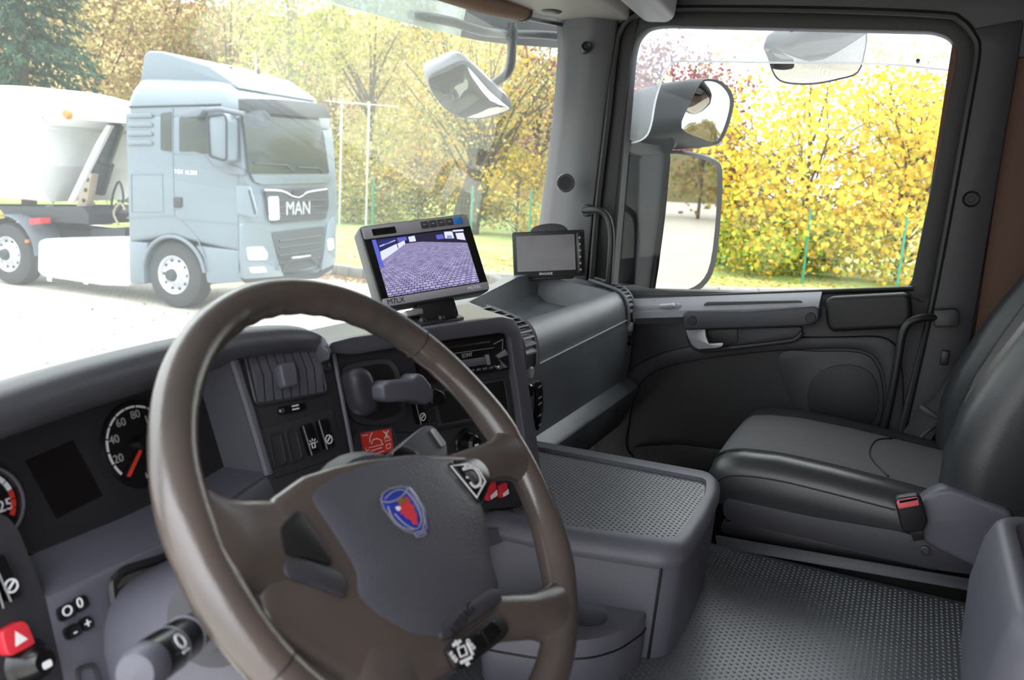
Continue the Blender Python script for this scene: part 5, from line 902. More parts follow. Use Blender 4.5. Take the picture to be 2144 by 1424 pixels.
# ---------------------------------------------------------------- fence
FA, FB = V((19.4, 13.6, GZ)), V((20.6, 1.6, GZ))
def onfence(px):
    r = ray(px, 450); d = FB - FA; den = r.x * d.y - r.y * d.x; t = ((FA.x - CAM.x) * d.y - (FA.y - CAM.y) * d.x) / den; return V((CAM.x + r.x * t, CAM.y + r.y * t, GZ))
fe = thing('mesh_fence', 'green wire mesh fence with round posts across the grass', 'fence', tuple(FA))
pmesh = None
for px in (640, 780, 987, 1110, 1310, 1500, 1697, 1900):
    p = onfence(px)
    if pmesh is None: o = mk('post', lathe([(0, 0), (0.032, 0), (0.032, 1.86), (0.036, 1.862), (0.036, 1.89), (0.02, 1.91), (0, 1.91)], Matrix.Identity(4), 12), 'post_green', fe); pmesh = o.data; WMl = o
    else: o = bpy.data.objects.new('post', pmesh); COL.objects.link(o); adopt(o, fe)
    o.location = p
bm = None; vs_, fs = [], []
e0, e1 = onfence(600), onfence(2000); L = (e1 - e0).length; dn = (e1 - e0) / L
def wire(a, b, w):
    k = len(vs_); s_ = (b - a).normalized().cross(V((0.9, 0.1, 0.3))).normalized() * w; t_ = s_.cross((b - a).normalized())
    for p in (a, b):
        for q_ in (s_, t_, -s_ - t_): vs_.append(p + q_)
    fs.extend([(k, k + 1, k + 4, k + 3), (k + 1, k + 2, k + 5, k + 4), (k + 2, k, k + 3, k + 5)])
for i in range(int(L / 0.10)): p = e0 + dn * (i * 0.10); wire(p + V((0, 0, 0.15)), p + V((0, 0, 1.78)), 0.0016)
for j in range(9): wire(e0 + V((0, 0, 0.2 + j * 0.195)), e1 + V((0, 0, 0.2 + j * 0.195)), 0.002)
mk('wire_mesh', (vs_, fs), 'wire_green', fe, smooth=0, stuff=True)

# ---------------------------------------------------------------- trees
def leafcloud(name, clumps, n, size, mats_, par, seed, spread, droop=0):
    rd = random.Random(seed); vs_, fs, mi = [], [], []; w = [c[1] ** 2 for c in clumps]
    for i in range(n):
        c, r = rd.choices(clumps, w)[0]; p = c + V((rd.gauss(0, 1), rd.gauss(0, 1), rd.gauss(0, 0.8))) * r * spread
        a = V((rd.gauss(0, 1), rd.gauss(0, 1), rd.gauss(0, 1))).normalized(); b = a.cross(V((rd.gauss(0, 1), rd.gauss(0, 1), rd.gauss(0, 1)))).normalized(); s_ = size * rd.uniform(0.6, 1.25); k = len(vs_)
        vs_ += [p - a * s_ * 0.55, p + b * s_ * 0.42 - a * s_ * 0.05, p + a * s_ * 0.6, p - b * s_ * 0.42 - a * s_ * 0.05]; fs.append((k, k + 1, k + 2, k + 3)); mi.append(rd.randrange(len(mats_)))
    o = mk(name, (vs_, fs), mats_, par, smooth=0, stuff=True); o.data.polygons.foreach_set('material_index', mi); return o
def tree(name, label, pos, h, zc, rx, rz, nl, ls, mats_, seed, tr=0.12, nb=16, ncl=26, bark='bark', group=None, cat='tree', spread=0.5, twigs=2, ry=None):
    rd = random.Random(seed); t = thing(name, label, cat, tuple(pos), group); pos = V(pos); ry = ry or rx
    bm = tube([pos + V((0, 0, -0.05)), pos + V((rd.uniform(-.1, .1), rd.uniform(-.1, .1), zc * 0.6)), pos + V((rd.uniform(-.3, .3), rd.uniform(-.3, .3), h * 0.85))], lambda u: tr * (1 - 0.85 * u), 8, k=4)
    cl = []
    for i in range(ncl):
        while 1:
            q_ = V((rd.uniform(-1, 1), rd.uniform(-1, 1), rd.uniform(-1, 1)))
            if 0.25 < q_.length < 1: break
        cl.append((pos + V((q_.x * rx, q_.y * ry, zc + q_.z * rz)), (rx + rz) * 0.5 * rd.uniform(0.28, 0.45)))
    for i in range(nb):
        c = cl[i % ncl][0]; z0 = max(0.25, min(h * 0.75, (c.z - pos.z) * rd.uniform(0.35, 0.75))); a = pos + V((0, 0, z0)); m_ = a.lerp(c, 0.5) + V((rd.gauss(0, .1), rd.gauss(0, .1), 0.25 * rd.random())) * rx * 0.5
        bm = tube([a, m_, c], lambda u: tr * 0.32 * (1 - 0.8 * u) + 0.006, 5, k=3, bm=bm)
        for j in range(twigs):
            e = c + V((rd.gauss(0, 1), rd.gauss(0, 1), rd.gauss(0.4, 0.8))) * rx * 0.28; bm = tube([m_.lerp(c, rd.uniform(0.2, 0.9)), e], lambda u: 0.014 * (1 - 0.6 * u), 4, bm=bm)
    mk('trunk_and_branches', bm, bark, t)
    if nl: leafcloud('foliage', cl, nl, ls, mats_, t, seed + 1, spread)
    return t
# spruce
spp = gpt(60, 34); spt = thing('spruce_tree', 'dark blue-green spruce behind the white tipper trailer', 'tree', tuple(spp))
mk('trunk', tube([spp, spp + V((0, 0, 15))], lambda u: 0.25 * (1 - 0.9 * u), 8), 'bark_dark', spt)
rd = random.Random(3); vs_, fs, mi = [], [], []
for lev in range(34):
    z = 1.2 + lev * 0.40; rad = 3.1 * (1 - z / 15.5) + 0.2
    for b_ in range(13):
        a_ = rd.random() * 6.283; ln = rad * rd.uniform(0.75, 1.1)
        for s_ in range(44):
            u = rd.random() ** 0.7; p = spp + V((math.cos(a_) * ln * u + rd.gauss(0, .10), math.sin(a_) * ln * u + rd.gauss(0, .10), z - 0.5 * u * u * ln * 0.35 + rd.gauss(0, 0.06) - rd.random() * 0.25 * u)); d = V((math.cos(a_) * 0.7 + rd.gauss(0, .4), math.sin(a_) * 0.7 + rd.gauss(0, .4), -0.5 + rd.gauss(0, .3))).normalized(); w_ = d.cross(V((rd.gauss(0, 1), rd.gauss(0, 1), rd.gauss(0, 1)))).normalized() * 0.05; k = len(vs_); l_ = rd.uniform(0.15, 0.3)
            vs_ += [p - w_, p + w_, p + d * l_ + w_ * 0.3, p + d * l_ - w_ * 0.3]; fs.append((k, k + 1, k + 2, k + 3)); mi.append(rd.randrange(2))
o = mk('foliage', (vs_, fs), ['needle', 'needle_dark'], spt, smooth=0, stuff=True); o.data.polygons.foreach_set('material_index', mi)
# autumn wood behind: each tree its own object
BT = [
 ('beech_tree', 'orange-brown autumn tree just right of the spruce', 210, 46, 11.5, 6.5, 3.0, 5.2, 9000, 0.20, ['leaf_ochre', 'leaf_brown', 'leaf_straw'], 'bark'),
 ('beech_tree', 'deep orange autumn tree above the rear of the grey cab roof', 350, 50, 13, 8.0, 3.4, 5.5, 10000, 0.20, ['leaf_orange', 'leaf_rust', 'leaf_ochre'], 'bark_dark'),
 ('beech_tree', 'pale ochre autumn tree above the middle of the grey cab', 480, 48, 12.5, 7.0, 3.2, 5.6, 9000, 0.20, ['leaf_ochre', 'leaf_straw', 'leaf_olive'], 'bark'),
 ('birch_tree', 'thin pale birch rising above the front of the grey cab', 610, 36, 11, 6.5, 2.2, 4.8, 5200, 0.15, ['leaf_straw', 'leaf_lime', 'leaf_olive'], 'bark_pale'),
 ('birch_tree', 'straw-coloured thin tree left of the pale front mirror', 770, 38, 10.5, 5.6, 2.8, 4.8, 7500, 0.15, ['leaf_straw', 'leaf_ochre', 'leaf_lime'], 'bark'),
 ('ash_tree', 'loose yellow-green tree behind the pale front mirror', 930, 40, 10.5, 5.8, 2.9, 5.0, 8000, 0.16, ['leaf_straw', 'leaf_gold', 'leaf_olive'], 'bark'),
 ('cherry_tree', 'pinkish autumn tree left of the windscreen pillar', 1120, 34, 8.0, 4.6, 1.9, 3.4, 5500, 0.14, ['leaf_plum', 'leaf_straw', 'leaf_ochre'], 'bark'),
 ('cherry_tree', 'plum red autumn tree behind the wide-angle mirror', 1420, 32, 7.4, 4.5, 2.4, 2.9, 6500, 0.15, ['leaf_plum', 'leaf_plum', 'leaf_brown'], 'bark'),
 ('oak_tree', 'brown autumn tree at the rear edge of the passenger window', 1985, 34, 7.5, 4.2, 1.9, 3.2, 5200, 0.16, ['leaf_brown', 'leaf_ochre', 'leaf_straw'], 'bark'),
 ('beech_tree', 'distant rust-coloured tree directly behind the willow', 1010, 60, 12, 6.5, 4.5, 5.5, 9000, 0.24, ['leaf_ochre', 'leaf_rust', 'leaf_straw'], 'bark'),
 ('beech_tree', 'distant tan tree between the white poles', 700, 62, 13, 6.8, 4.6, 6.2, 9500, 0.24, ['leaf_straw', 'leaf_ochre', 'leaf_brown'], 'bark'),
 ('beech_tree', 'distant olive tree far behind the spruce', 90, 60, 12, 6.5, 4.4, 5.8, 7000, 0.24, ['leaf_olive', 'leaf_ochre', 'leaf_brown'], 'bark'),
 ('beech_tree', 'distant ochre tree half hidden by the windscreen pillar', 1250, 55, 10, 5.2, 4.0, 4.6, 8000, 0.22, ['leaf_ochre', 'leaf_straw', 'leaf_plum'], 'bark'),
]
for i, (n_, l_, px, d, h, zc, rx, rz, nl, ls, ms, bk) in enumerate(BT): tree(n_, l_, gpt(px, d), h, zc, rx, rz, nl, ls, ms, 100 + i * 7, 0.16, 18, 30, bk, group='autumn trees behind the yard')
# wooded hillside far behind
mat('hill_wood', '#a08a5e', 0.95, var=0.6, vscale=0.35, col2='#7a5a3a', bump=1.0, bscale=0.8)
rd = random.Random(12); rows = []
for j, (dd, hh) in enumerate(((64, -1.5), (70, 4.5), (78, 10), (90, 15), (110, 19))):
    rows.append([V((gpt(px, dd).x, gpt(px, dd).y, GZ + hh * max(0, min(1, (1330 - px) / 260)) + (rd.uniform(-.9, .9) if j else 0))) for px in range(-500, 1400, 40)])
struct(mk('hillside', sheet(rows, (0, 0, -0.3)), 'hill_wood', smooth=60), 'ochre wooded hillside behind the trees')
# shrubs along the back of the grass
for i, (l_, px, d, h, rx, ms) in enumerate((('ochre shrub behind the grey cab nose', 740, 33, 2.6, 2.4, ['leaf_ochre', 'leaf_olive', 'leaf_straw']), ('yellow shrub to the left of the willow trunk', 880, 34, 2.6, 2.2, ['leaf_olive', 'leaf_gold', 'leaf_brown']), ('golden shrub right of the willow trunk', 1085, 30, 3.0, 1.7, ['leaf_gold', 'leaf_yellow', 'leaf_olive']), ('green and red shrub seen left of the door mirror', 1318, 25, 2.6, 1.5, ['leaf_green', 'leaf_lime', 'leaf_rust']), ('brown shrub low behind the door mirror', 1470, 27, 3.4, 2.0, ['leaf_plum', 'leaf_olive', 'leaf_brown']))):
    tree('shrub', l_, gpt(px, d), h, h * 0.52, rx, h * 0.48, 4200, 0.13, ms, 300 + i, 0.05, 14, 22, cat='shrub', group='shrubs along the back of the grass')
# pollarded willow
wp = gpt(975, 30); wl = thing('willow_tree', 'pollarded willow with a thick leaning trunk and thin upright shoots', 'tree', tuple(wp))
hd_ = wp + V((0.25, -0.45, 2.4))
mk('trunk', tube([wp + V((0, 0, -0.1)), wp + V((0.05, -0.1, 0.9)), wp + V((0.15, -0.3, 1.7)), hd_], lambda u: 0.52 - 0.12 * u + 0.10 * max(0, u - 0.7), 12, k=4), 'bark_dark', wl)
rd = random.Random(8); bm = None; cl = []
for i in range(60):
    a_ = rd.random() * 6.283; ln = rd.uniform(2.0, 5.2); tilt = rd.uniform(0.1, 1.0); s_ = hd_ + V((rd.gauss(0, .25), rd.gauss(0, .25), rd.uniform(-0.3, 0.3))); e = s_ + V((math.cos(a_) * tilt, math.sin(a_) * tilt, 1)).normalized() * ln
    bm = tube([s_, s_.lerp(e, 0.5) + V((0, 0, 0.35 * tilt)), e], lambda u: 0.04 * (1 - 0.8 * u) + 0.004, 4, k=3, bm=bm); cl += [(s_.lerp(e, u), 0.5) for u in (0.45, 0.75, 1.0)]
mk('shoots', bm, 'bark', wl); leafcloud('foliage', cl, 3800, 0.12, ['leaf_olive', 'leaf_straw', 'leaf_gold'], wl, 77, 0.7)
# yellow field maple right outside the passenger window
def maple_leaf():
    pts = []
    for i in range(11):
        a_ = math.pi * (0.5 - 0.86 + i * 0.172) ; r_ = (1.0, 0.55)[i % 2] * (1 - 0.18 * abs(i - 5) / 5); pts.append(V((r_ * math.cos(a_), r_ * math.sin(a_), 0.12 * (i % 2))))
    pts.append(V((0, -0.25, 0))); return prism(pts, (0, 0, 0.02))
leaf_me = {}
for m_ in ('leaf_yellow', 'leaf_gold', 'leaf_lime'):
    bm = maple_leaf(); me = bpy.data.meshes.new('leaf'); bm.to_mesh(me); bm.free(); me.materials.append(MATS[m_]); leaf_me[m_] = me
for ti_, (l_, px, d, h, rx, rz, nl, nobj, sd_) in enumerate((('bright yellow maple filling the middle of the passenger window', 1690, 24.6, 6.1, 2.8, 3.1, 8200, 190, 41), ('golden yellow maple at the right of the passenger window', 1905, 24.2, 5.5, 2.1, 3.0, 6200, 110, 52))):
    b0 = gpt(px, d); t = tree('field_maple', l_, b0, h, h * 0.5, rx, rz, nl, 0.15, ['leaf_yellow', 'leaf_yellow', 'leaf_gold', 'leaf_lime'], sd_, 0.09, 34, 40, spread=0.55, twigs=4, group='yellow maples outside the passenger window')
    rd = random.Random(sd_ + 5); tocam = (V((CAM.x, CAM.y, 0)) - V((b0.x, b0.y, 0))).normalized(); side = tocam.cross(V((0, 0, 1)))
    for i in range(nobj):
        u, v_ = rd.uniform(-1, 1), rd.uniform(-0.98, 1); k = math.sqrt(max(0, 1 - min(1, u * u * 0.7 + v_ * v_ * 0.6)))
        p = b0 + side * (u * rx * 1.05) + V((0, 0, h * 0.5 + v_ * rz)) + tocam * (k * rx * 0.9 + 0.25)
        o = bpy.data.objects.new('leaf', leaf_me[rd.choice(['leaf_yellow', 'leaf_yellow', 'leaf_gold', 'leaf_lime'])]); COL.objects.link(o); adopt(o, t); o.location = p; s_ = rd.uniform(0.07, 0.12); o.scale = (s_, s_, s_)
        o.rotation_euler = (math.pi / 2 + rd.gauss(0, .5), rd.uniform(-1.0, 1.0), math.atan2(tocam.y, tocam.x) + math.pi / 2 + rd.gauss(0, .5))
tree('field_maple', 'low lime-green undergrowth at the foot of the yellow maple', gpt(1600, 24), 2.0, 1.0, 2.2, 0.9, 5200, 0.13, ['leaf_lime', 'leaf_green', 'leaf_gold'], 61, 0.04, 14, 20, cat='shrub')
# white poles behind the fence
mat('pole_white', '#b4b6ba', 0.5)
for l_, px in (('slim white pole just right of the grey cab', 712), ('slim white pole second to the right of the grey cab', 768)):
    b0 = gpt(px, 31); t = thing('lamp_pole', l_, 'pole', tuple(b0), 'white poles behind the fence'); mk('mast', tube([b0, b0 + V((0, 0, 4.4))], 0.04, 10), 'pole_white', t); mk('cross_arm', tube([b0 + V((-0.5, 0.3, 4.3)), b0 + V((0.9, -0.6, 4.3))], 0.02, 8), 'pole_white', t)
# building and trees behind the cab, seen in the mirrors
bd = thing('warehouse', 'white and blue warehouse reflected in the door mirrors', 'building', (62, -60, GZ))
mat('wall_white', '#d8dade', 0.7); mat('wall_blue', '#3f6fae', 0.6); mat('wall_teal', '#4f8a8a', 0.6)
mk('wall', box((66, -62, GZ + 2.6), (8, 36, 5.2), 0), 'wall_white', bd); mk('blue_band', box((66, -62, GZ + 4.6), (8.1, 36.1, 1.0), 0), 'wall_blue', bd); mk('roof', prism([V((61.8, -80.2, GZ + 5.2)), V((70.2, -80.2, GZ + 5.2)), V((66, -80.2, GZ + 6.4))], (0, 36.4, 0)), 'kerb_stone', bd)
for j in range(6): mk('loading_door', box((61.95, -76 + j * 5.6, GZ + 1.7), (0.2, 3.2, 3.4), 0.02), 'wall_teal' if j % 2 else 'wall_blue', bd)
for i, (x, y, l_) in enumerate(((20, -46, 'ochre tree far behind the cab, leftmost in the door mirror'), (28, -46, 'ochre tree far behind the cab, middle of the row in the door mirror'), (36, -47, 'ochre tree far behind the cab, beside the warehouse'))): tree('beech_tree', l_, (x, y, GZ), 10, 5.4, 3.6, 4.6, 3500, 0.35, ['leaf_ochre', 'leaf_olive', 'leaf_brown'], 500 + i, group='trees far behind the cab')

rows = [[V((x, -78 + 14 * math.cos(x * 0.02) * 0 - dy, GZ + h_ + (random.uniform(-.8, .8) if h_ > 1 else 0))) for x in range(-20, 121, 4)] for dy, h_ in ((0, -0.5), (1, 4.0), (4, 8.0), (10, 10.5))]
mat('treeline_olive', '#6d6a4c', 0.95, var=0.5, vscale=0.5, col2='#857048', bump=1.0, bscale=1.2)
struct(mk('treeline', sheet(rows, (0, -0.3, 0)), 'treeline_olive', smooth=60), 'olive line of woodland far behind the cab')

# ================================================================ grey tractor unit and tipper trailer
mat('truck_paint', '#67747f', 0.3, coat=0.7); mat('truck_dark', '#2c3036', 0.5); mat('truck_grille', '#33373d', 0.45); mat('truck_white', '#e9eaec', 0.45); mat('tank_white', '#e6e7ea', 0.35); mat('tyre', '#38393c', 0.85, bump=0.3, bscale=40); mat('rim_silver', '#c3c5cc', 0.35, metal=0.4); mat('truck_glass', '#39423f', 0.08, spec=0.5); mat('lamp_clear', '#e8ecef', 0.15); mat('amber', '#d8793a', 0.35); mat('tan_steel', '#b5a794', 0.6); mat('fender_grey', '#6b727c', 0.5); mat('tarp_white', '#f0f1f3', 0.7); mat('body_white', '#dfe1e4', 0.55)
ya = math.radians(4); TU = V((math.sin(ya), -math.cos(ya), 0)); TV = V((math.cos(ya), math.sin(ya), 0)); TO_ = cast(358, 646, z=GZ)
SP = Fr(TO_, -TU * -1, (0, 0, 1))       # side plane: u forward, v up, normal away from or towards us
def S(px, py, d=0):
    """point of the truck side at depth d behind its near side"""
    P_ = TO_ + TV * d; r = ray(px, py); return CAM + r * ((P_ - CAM).dot(TV) / r.dot(TV))
def TL(s, d, z): return TO_ + TU * s + TV * d + V((0, 0, z))
def tloc(p): q_ = p - TO_; return q_.dot(TU), q_.dot(TV), q_.z
SF = tloc(S(505, 480))[0]
def Fp(px, py, ds=0.0, rake=0.0):
    """point of the truck front face (ds ahead of the nose plane, raked back with height)"""
    n_ = (TU + V((0, 0, 1)) * rake).normalized(); P_ = TL(SF + ds, 0, 1.3); r = ray(px, py); return CAM + r * ((P_ - CAM).dot(n_) / r.dot(n_))
tk = thing('tractor_unit', 'grey-blue tractor unit with a tall roof parked facing right in the yard', 'truck', tuple(TL(0, 1.2, 0)))
def tp(name, bm, m, par=None, **k): return mk(name, bm, m, par or tk, **k)
sn = TV * -1                                                   # outwards from the near side
WID = 2.42
# lower cab: side profile with wheel arch, extruded over the width
arch = [(tloc(S(364, 575))[0] + 0.60 * math.cos(math.radians(t)), 0.52 + 0.60 * math.sin(math.radians(t))) for t in (170, 150, 130, 110, 90, 70, 50, 30, 10)]
sr = tloc(S(264, 400))[0]
def prof_pts(d): return [TL(s, d, z) for s, z in [(sr, 0.95), (sr, 2.92), (SF - 0.04, 2.97), (SF + 0.02, 2.75), (SF + 0.10, 1.95), (SF + 0.12, 1.4), (SF + 0.10, 0.98)] + [(a_[0], a_[1]) for a_ in arch[::-1] if a_[1] > 0.98]]
tp('cab_body', prism(prof_pts(0), TV * WID, 0.07, 3), 'truck_paint', smooth=50)
sk = [(arch[-1][0] + 0.02, 0.46), (SF + 0.02, 0.46), (SF + 0.10, 1.02), (arch[-3][0], 1.02), (arch[-2][0] + 0.01, 0.85)]
tp('front_skirt', prism([TL(s, 0.01, z) for s, z in sk], TV * (WID - 0.02), 0.04), 'truck_paint')
tp('rear_skirt', prism([TL(s, 0.02, z) for s, z in [(sr, 0.32), (sr, 0.98), (arch[1][0], 0.98), (arch[0][0] - 0.02, 0.62), (arch[0][0] - 0.02, 0.32)]], TV * (WID - 0.04), 0.03), 'truck_paint')
# roof
def rring(s0, s1, d0, d1, z, r=0.2): return rnd([TL(s0, d0, z), TL(s1, d0, z), TL(s1, d1, z), TL(s0, d1, z)], r, 5)
tp('roof', loft([rring(sr, SF + 0.0, 0.0, WID, 2.90), rring(sr + 0.01, SF - 0.01, 0.0, WID, 3.08), rring(sr + 0.05, SF - 0.12, 0.05, WID - 0.05, 3.25), rring(sr + 0.10, SF - 0.32, 0.14, WID - 0.14, 3.40), rring(sr + 0.14, SF - 0.60, 0.28, WID - 0.28, 3.48), rring(sr + 0.3, SF - 0.9, 0.5, WID - 0.5, 3.50)]), 'truck_paint', smooth=60)
tp('roof_seam', tube([S(270, 224) + sn * 0.004, S(462, 219) + sn * 0.004], 0.016, 6), 'truck_dark')
tp('roof_spoiler', prism([TL(s, 0.22, z) for s, z in [(sr + 0.10, 3.36), (sr + 0.20, 3.80), (sr + 0.30, 3.86), (sr + 0.55, 3.85), (SF - 0.75, 3.66), (SF - 0.25, 3.40), (SF - 0.2, 3.34)]], TV * (WID - 0.44), 0.09, 4), 'truck_paint', smooth=60)
for px, py in ((485, 150), (542, 155)): tp('roof_antenna', tube([S(px, py, 0.9), S(px - 2, py - 6, 0.9) + V((0, 0, 0.02))], 0.03, 8), 'truck_dark')
tp('roof_aerial', tube([S(536, 152, 1.2), S(534, 112, 1.2)], 0.012, 6), 'truck_white')
# side details
def sd_(name, px, th, m, bv=0.01, par=None, r=0.03): return tp(name, prism(rnd([S(*p) for p in px], r), sn * th, bv), m, par)
sd_('door_window', [(376, 246), (400, 234), (434, 231), (438, 322), (424, 322), (410, 317), (376, 317)], 0.012, 'truck_glass', 0.004)
sd_('rear_quarter_window', [(337, 237), (361, 234), (361, 318), (337, 314)], 0.012, 'truck_glass', 0.004)
for l in ([(362, 226), (362, 330), (365, 452)], [(365, 452), (385, 466), (412, 496), (430, 540)], [(362, 321), (410, 322), (430, 326), (446, 348), (470, 354), (495, 358)], [(498, 360), (498, 470), (500, 570)], [(266, 456), (365, 452)], [(380, 460), (497, 468)], [(496, 378), (524, 384)]): tp('door_gap', strip([S(*p) + sn * 0.002 for p in l], 0.02, sn, 0.006), 'fender_grey')
fl_ = [(275, 365), (340, 364), (342, 444), (276, 444)]; tp('locker_outline', strip([S(*p) + sn * 0.002 for p in fl_], 0.016, sn, 0.006, closed=True), 'fender_grey')
for y_ in (238, 257, 276, 295): sd_('side_rib', [(268, y_), (318, y_ - 1), (322, y_ + 8), (268, y_ + 9)], 0.03, 'truck_paint', 0.012)
hd2 = sd_('door_handle', [(365, 413), (382, 413), (382, 435), (366, 435)], 0.03, 'truck_dark')
tp('model_lettering', txt('TGX 18.500', 0.085, Fr(S(389, 361) + sn * 0.008, TU, (0, 0, 1)).mat()), 'truck_white')
sd_('corner_deflector', [(498, 388), (526, 390), (540, 440), (542, 456), (500, 448)], 0.05, 'truck_paint', 0.02)
tp('deflector_slot', strip([S(527, 398) + sn * 0.055, S(540, 448) + sn * 0.055], 0.03, sn, 0.01), 'truck_dark')
tp('arch_lip', tube([TL(a_[0], -0.005, a_[1]) for a_ in arch], 0.03, 8, k=3), 'fender_grey')
# mirrors on the tractor
mm = tp('side_mirror', prism(rnd([S(*p, -0.25) for p in [(432, 240), (470, 236), (477, 250), (477, 335), (470, 340), (436, 330)]], 0.05), TV * 0.18 + TU * 0.05, 0.03), 'truck_paint')
tp('mirror_frame', tube(rnd([S(*p, -0.262) for p in [(434, 243), (470, 239), (474, 252), (474, 332), (468, 336), (438, 327)]], 0.05), 0.016, 6, True), 'truck_dark', mm)
tp('upper_mirror', prism(rnd([S(*p, -0.25) for p in [(377, 238), (395, 228), (420, 223), (424, 231), (416, 243), (384, 246)]], 0.04), TV * 0.15, 0.03), 'fender_grey')
tp('mirror_arm', tube([S(420, 232, -0.15), S(455, 228, -0.15), S(478, 232, -0.1), S(512, 238, -0.1)], 0.035, 8, k=3), 'fender_grey')
tp('front_blind_mirror', prism(rnd([S(*p, -0.15) for p in [(512, 238), (540, 229), (554, 244), (548, 262), (520, 268), (509, 255)]], 0.05), TU * 0.12, 0.03), 'fender_grey')
tp('mirror_foot', prism(rnd([S(*p, -0.05) for p in [(468, 345), (480, 343), (508, 356), (510, 367), (470, 362)]], 0.02), TV * 0.15, 0.01), 'fender_grey')
# front face
RK = 0.09
def fp(name, px, th, m, bv=0.01, par=None, ds=0.13, rk=0.0, r=0.04): return tp(name, prism(rnd([Fp(*p, ds, rk) for p in px], r), TU * th, bv), m, par)
wsn = fp('windscreen', [(506, 236), (580, 236), (664, 246), (676, 280), (688, 364), (600, 364), (521, 364)], 0.02, 'truck_glass', 0.006, ds=0.21, rk=RK)
fp('sun_visor', [(498, 206), (580, 208), (672, 218), (684, 248), (600, 242), (500, 232)], 0.10, 'truck_grille', 0.02, ds=0.20, rk=RK)
for l in ([(532, 342), (600, 346), (614, 358)], [(622, 350), (668, 352), (678, 362)]): tp('wiper', tube([Fp(*p, 0.25, RK) for p in l], 0.014, 6), 'truck_dark')
fp('cowl_panel', [(523, 362), (690, 362), (692, 382), (545, 386), (530, 380)], 0.03, 'truck_paint', 0.01, ds=0.11)
gr_ = fp('grille', [(552, 396), (684, 392), (686, 430), (680, 458), (568, 468), (558, 440)], 0.03, 'truck_grille', 0.01)
for y0, y1 in ((420, 419), (434, 432), (448, 446)): tp('grille_bar', tube([Fp(562, y0, 0.17), Fp(682, y1, 0.17)], 0.014, 6), 'truck_dark', gr_)
tp('chrome_wave', tube([Fp(*p, 0.17) for p in [(553, 398), (590, 400), (612, 410), (628, 412), (646, 402), (684, 396)]], 0.016, 6, k=3), 'chrome', gr_)
tp('badge', prism([Fp(*p, 0.17) for p in [(614, 398), (634, 398), (636, 406), (626, 411), (612, 406)]], TU * 0.02), 'truck_dark', gr_)
fr_f = Fr(Fp(624, 437, 0.175), TV, (0, 0, 1)); fr_f = Fr(fr_f.o, TV, (0, 0, 1)); tp('maker_lettering', txt('MAN', 0.30, fr_f.mat(), ex=0.012), 'rim_silver', gr_)
fp('number_panel', [(561, 412), (582, 411), (584, 460), (563, 462)], 0.015, 'truck_white', 0.003, ds=0.17)
lg = fp('lower_grille', [(566, 488), (678, 474), (676, 520), (664, 556), (588, 574), (580, 540)], 0.02, 'truck_grille', 0.006)
for y0, y1 in ((505, 494), (520, 508), (536, 523), (552, 538)): tp('grille_bar', tube([Fp(584, y0, 0.15), Fp(672, y1, 0.15)], 0.02, 6), 'truck_dark', lg)
tp('number_plate_bar', tube([Fp(612, 540, 0.17), Fp(650, 536, 0.17)], 0.015, 6), 'truck_white', lg)
tp('tow_frame', tube([Fp(592, 568, 0.18), Fp(604, 548, 0.22), Fp(650, 538, 0.22), Fp(660, 552, 0.18)], 0.02, 6), 'truck_dark', lg)
fp('bumper_corner', [(501, 468), (540, 468), (560, 480), (575, 540), (590, 578), (506, 584), (500, 540)], 0.05, 'truck_paint', 0.02, ds=0.10)
fp('bumper_far_corner', [(680, 470), (696, 452), (699, 520), (697, 552), (668, 566), (672, 540)], 0.05, 'truck_paint', 0.02, ds=0.10)
fp('headlamp', [(515, 518), (548, 516), (558, 530), (556, 544), (518, 545)], 0.03, 'lamp_clear', 0.008, ds=0.15)
fp('headlamp', [(684, 502), (695, 498), (697, 520), (686, 526)], 0.03, 'lamp_clear', 0.008, ds=0.15)
fp('fog_lamp', [(520, 560), (552, 558), (558, 570), (524, 572)], 0.02, 'lamp_clear', 0.006, ds=0.15)
fp('bumper_underside', [(502, 580), (664, 570), (697, 550), (697, 562), (664, 584), (510, 592)], 0.02, 'truck_dark', 0.006, ds=0.08)
# wheels
def wheel(s, d, R=0.52):
    M = Matrix.Translation(TL(s, d, R)) @ Matrix(((-TV.x, TU.x, 0, 0), (-TV.y, TU.y, 0, 0), (0, 0, 1, 0), (0, 0, 0, 1))) @ Matrix.Rotation(math.pi / 2, 4, 'Y')
    w = tp('wheel', lathe([(0.29, 0.02), (0.31, 0.03), (0.36, 0.035), (0.44, 0.03), (0.50, 0.0), (R, -0.04), (R, -0.26), (0.49, -0.30), (0.30, -0.30)], M, 40, cap=False), 'tyre', smooth=30)
    tp('wheel_rim', lathe([(0.10, 0.06), (0.13, 0.05), (0.17, 0.01), (0.22, -0.03), (0.255, -0.02), (0.27, 0.02), (0.295, 0.035), (0.305, 0.02), (0.30, -0.05), (0, -0.06)], M, 40), 'rim_silver', w, smooth=40)
    tp('wheel_hub', lathe([(0, 0.13), (0.07, 0.13), (0.085, 0.115), (0.10, 0.06), (0.10, 0.0)], M, 24), 'truck_dark', w)
    for i in range(10): a_ = i * math.pi / 5; tp('wheel_nut', lathe([(0, 0.055), (0.016, 0.055), (0.018, 0.0)], M @ Matrix.Translation((0.145 * math.cos(a_), 0.145 * math.sin(a_), 0.0)), 6), 'rim_silver', w)
    for i in range(10): a_ = (i + 0.5) * math.pi / 5; tp('rim_hole', lathe([(0, -0.012), (0.022, -0.012), (0.024, -0.03)], M @ Matrix.Translation((0.225, 0, 0)).__class__.Rotation(a_, 4, 'Z') @ Matrix.Translation((0.225, 0, 0)), 10), 'truck_dark', w)
sfw, srw = tloc(S(358, 575))[0], tloc(S(10, 545))[0]
wheel(sfw, 0.08); wheel(srw, 0.08)
